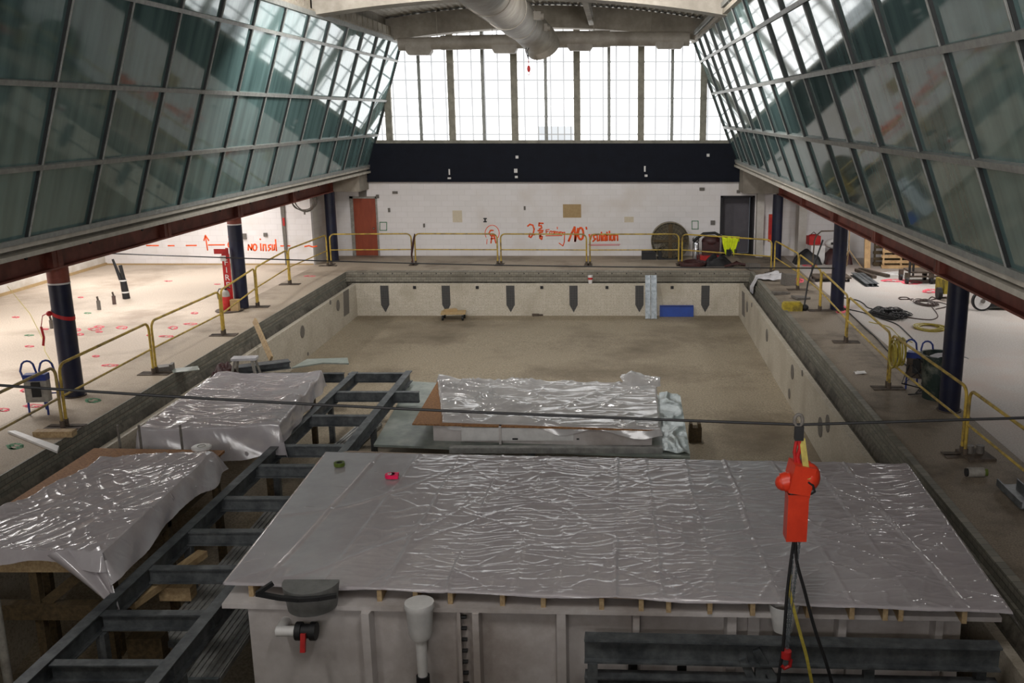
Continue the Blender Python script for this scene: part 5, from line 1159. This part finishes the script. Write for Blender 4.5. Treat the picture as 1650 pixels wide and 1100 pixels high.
CC = [gz(664, 680, ZD), gz(1062, 690, ZD), gz(1056, 618, ZD), gz(706, 610, ZD)]
r = thing('middle_box', 'white box with plywood lid in the pool middle under bunched milky sheeting', 'box', (-1.6, 17.8, ZC))
cb = [p.copy() for p in CC]
ins = Vector((.12, .1, 0))
MB().prism([(CC[0].x + .35, CC[0].y + .12, ZC), (CC[1].x - .12, CC[1].y + .1, ZC), (CC[2].x - .1, CC[2].y - .1, ZC), (CC[3].x + .2, CC[3].y - .1, ZC)], (0, 0, ZD - ZC - .07)).build('box_body', 'fibre', r)
MB().prism([p + Vector((0, 0, -.03)) for p in CC], (0, 0, -.025)).build('plywood_lid', 'osb', r)
yb = CC[0].y - .12
MB().box(CC[0].x + .9, CC[1].x - .25, yb, yb + .12, ZC + .08, ZC + .32).build('front_panel', 'white', r)
for t in (.36, .94): x = CC[0].x + t * (CC[1].x - CC[0].x); MB().box(x - .02, x + .02, yb - .03, yb + .12, ZC + .02, ZC + .36).build('panel_clip', 'fibre', r)
for t in (.42, .68, .84): x = CC[0].x + t * (CC[1].x - CC[0].x); MB().box(x - .05, x + .05, yb - .01, yb, ZC + .1, ZC + .13).build('slot', 'black', r)
MB().box(CC[0].x + .75, CC[1].x + .05, yb - .45, yb - .3, ZC, ZC + .1).build('front_rail', 'alum', r)
def crease_c(x, y):
    k = max(0, min(1, (-1.0 - x) / 2.5))
    h = (.03 + .12 * k) * ridge(x * .8 + .5 * nz(x * 1.2, y * 1.2), y * 2.2 + x * .5, 1.1) ** 3 + .035 * ridge(x * 1.3 - y * 1.2, y * 1.2, 4.4) ** 4
    return h + .03 * nz(x * 1.5, y * 1.5, 7) + .02 * ridge(x * .7, y * 4.5, 2.4) ** 4
SCn = [CC[0] + Vector((.55, .1, 0)), CC[1] + Vector((0, .02, 0)), CC[2], CC[3]]
o = drape(210, 120, SCn, ZD + .0, (.05, .12, .17, .15), 'bunched_sheeting', 'plasticwhite', None, crease_c, .8, .8, .4, 8)
tag(o, 'bunched milky sheeting over the middle box in the pool', 'plastic sheet')
e = CC[2]
mb = MB().heights(30, 22, lambda u, v: (e.x - .70 + .80 * u + .05 * nz(v * 3, u * 2), e.y - .22 + .5 * v, ZD + .21 * math.sin(math.pi * .8 * v) * (.5 + .8 * ridge(u * 1.1 + .3, v * .6, 2.2)) * (1 - .5 * abs(u - .35)) + .07 * nz(u * 3.5, v * 3.5, 1) + .02 * ridge(u * 4, v * 5) - .01))
solo(mb, 'folded_flap', 'plasticwhite', 'raised folded sheeting flap at the far right corner of the middle box', 'plastic sheet', sharp=0)
c = gz(1120, 712, -1.5)
r = thing('wood_block', 'brown notched wood block on the pool floor right of the foil sheet', 'block', c)
MB().obox(c + Vector((0, .05, .16)), (.26, .2, .32)).obox(c + Vector((-.09, .05, .36)), (.06, .2, .1)).obox(c + Vector((.08, .05, .36)), (.06, .2, .1)).build('block_body', 'timberdark', r)

# ================================================================== CABLES AND HOIST
YC = 8.2
p0, p1, p2 = gy(0, 604, YC), gy(1289, 684, YC), gy(1650, 673, YC)
d0 = (p0 - p1) / (p0.x - p1.x); d2 = (p2 - p1) / (p2.x - p1.x)
L0 = p1 + d0 * (-10.0 - p1.x); L2 = p1 + d2 * (5.8 - p1.x)
pts = [L0.lerp(p1, i / 30) + Vector((0, 0, -.10 * math.sin(math.pi * i / 30))) for i in range(31)] + [p1.lerp(L2, i / 12) for i in range(1, 13)]
solo(MB().tube(pts, .013, 8), 'steel_cable', 'black', 'near black cable slung across the pool, carrying the orange hoist', 'cable')
YD = 25.0
q0, q1 = gy(170, 408, YD), gy(1330, 433, YD)
dq = (q1 - q0) / (q1.x - q0.x)
A = q0 + dq * (-13.3 - q0.x); B = q1 + Vector((.25, .1, 0))
solo(MB().tube([A.lerp(B, i / 30) + Vector((0, 0, -.1 * math.sin(math.pi * i / 30))) for i in range(31)], .017, 6), 'steel_cable', 'black', 'far black cable slung across the pool in front of the far wall', 'cable')
# hoist
P8 = lambda px, py, y=YC: gy(px, py, y)
ht = P8(1288, 684)
r = thing('chain_hoist', 'orange-red electric chain hoist hanging from the near cable', 'hoist', ht)
b0 = P8(1287, 672); b1 = P8(1287, 705)
MB().tube([(b0.x + .036 * math.cos(t), YC, b0.z - .03 + .055 * math.sin(t)) for t in [2 * math.pi * i / 20 for i in range(20)]], .016, 8, True).build('shackle', 'greytile', r)
MB().obox((b1.x, YC, P8(1287, 697).z), (.075, .07, .13)).build('trolley_block', 'black', r)
MB().tube([P8(1286, 703), P8(1290, 720), P8(1285, 735), P8(1289, 752)], .02, 8).tube([P8(1284, 706), P8(1280, 728), P8(1283, 750)], .016, 8).build('top_hook', 'red', r)
mb = MB()
for x0, x1 in ((1291, 1299), (1294, 1303)): mb.bar(P8(x0, 706), P8(x1, 772, YC - .1), .035, .012, up=(0, 1, 0))
mb.build('yellow_sling', 'yellowcoil', r)
a, b = P8(1262, 777), P8(1309, 763)
MB().cyl(a, b, .075, n=22).sph(a, .075, 8).build('motor', 'orange', r)
MB().cyl(a - (b - a) * .04, a + (b - a) * .2, .088, n=22).build('motor_cap', 'orange', r)
c = P8(1288, 768); MB().obox(c, (.2, .22, .26), .1, 0, .2).sph(P8(1304, 768), (.1, .11, .13), 8).build('gear_case', 'orange', r)
c = P8(1286, 787); MB().obox(c, (.17, .16, .1)).build('chain_guide', 'chrome', r)
t0, t1 = P8(1286, 791), P8(1286, 866)
MB().prism([(t0.x - .1, YC - .09, t0.z), (t0.x + .085, YC - .09, t0.z), (t0.x + .085, YC + .09, t0.z), (t0.x - .1, YC + .09, t0.z)], (-.005, 0, t1.z - t0.z)).prism([(t0.x - .105, YC - .095, t0.z), (t0.x + .09, YC - .095, t0.z), (t0.x + .09, YC + .095, t0.z), (t0.x - .105, YC + .095, t0.z)], (0, 0, -.03)).build('chain_bag', 'orange', r)
MB().tube([P8(1302, 776, YC - .1), P8(1310, 782, YC - .1), P8(1313, 792, YC - .1), P8(1306, 796, YC - .08)], .011, 8).build('control_lead', 'black', r)
mb = MB(); za, zb2 = P8(1279, 868).z, P8(1267, 1045).z; xa, xb = P8(1279, 868).x, P8(1267, 1045).x
for ln, dx in ((0, 0), (1, .05)):
    for k in range(44):
        t = k / 44; z = za + (zb2 - za) * t; x = xa + (xb - xa) * t + dx * (1 - t) * .9 + .01 * ln
        mb.tube([(x + (.011 * math.cos(s) if k % 2 else 0), YC + (0 if k % 2 else .011 * math.cos(s)), z + .026 * math.sin(s)) for s in [2 * math.pi * i / 8 for i in range(8)]], .004, 4, True)
mb.build('load_chain', 'galvlight', r)
h = P8(1267, 1048)
MB().cyl(h, h + Vector((0, 0, -.07)), .05, n=12).tube([h + Vector((0, 0, -.06)), h + Vector((.045, 0, -.1)), h + Vector((.04, 0, -.16)), h + Vector((-.01, 0, -.185)), h + Vector((-.045, 0, -.15))], .02, 8).build('load_hook', 'red', r)
def smooth(pts, n=6):
    sm = []
    for i in range(len(pts) - 1):
        a, b, c, d = pts[max(i - 1, 0)], pts[i], pts[i + 1], pts[min(i + 2, len(pts) - 1)]
        for k in range(n):
            t = k / n; sm.append(.5 * ((2 * b) + (c - a) * t + (2 * a - 5 * b + 4 * c - d) * t * t + (3 * b - a - 3 * c + d) * t ** 3))
    return sm + [pts[-1]]
for pl in ([(1280, 866), (1275, 900), (1268, 960), (1262, 1040), (1254, 1100), (1250, 1180)], [(1282, 866), (1284, 905), (1296, 950), (1312, 1010), (1335, 1080), (1352, 1150)]):
    MB().tube(smooth([P8(*q) for q in pl]), .016, 8).build('power_cable', 'black', r)
mb = MB(); pts = smooth([P8(*q) for q in ((1274, 925), (1272, 950), (1280, 985), (1292, 1030), (1300, 1060), (1312, 1120))])
for a, b in zip(pts[:-1], pts[1:]): mb.bar(a, b, .03, .008, up=(0, 1, 0))
mb.build('yellow_strap', 'yellowcoil', r)
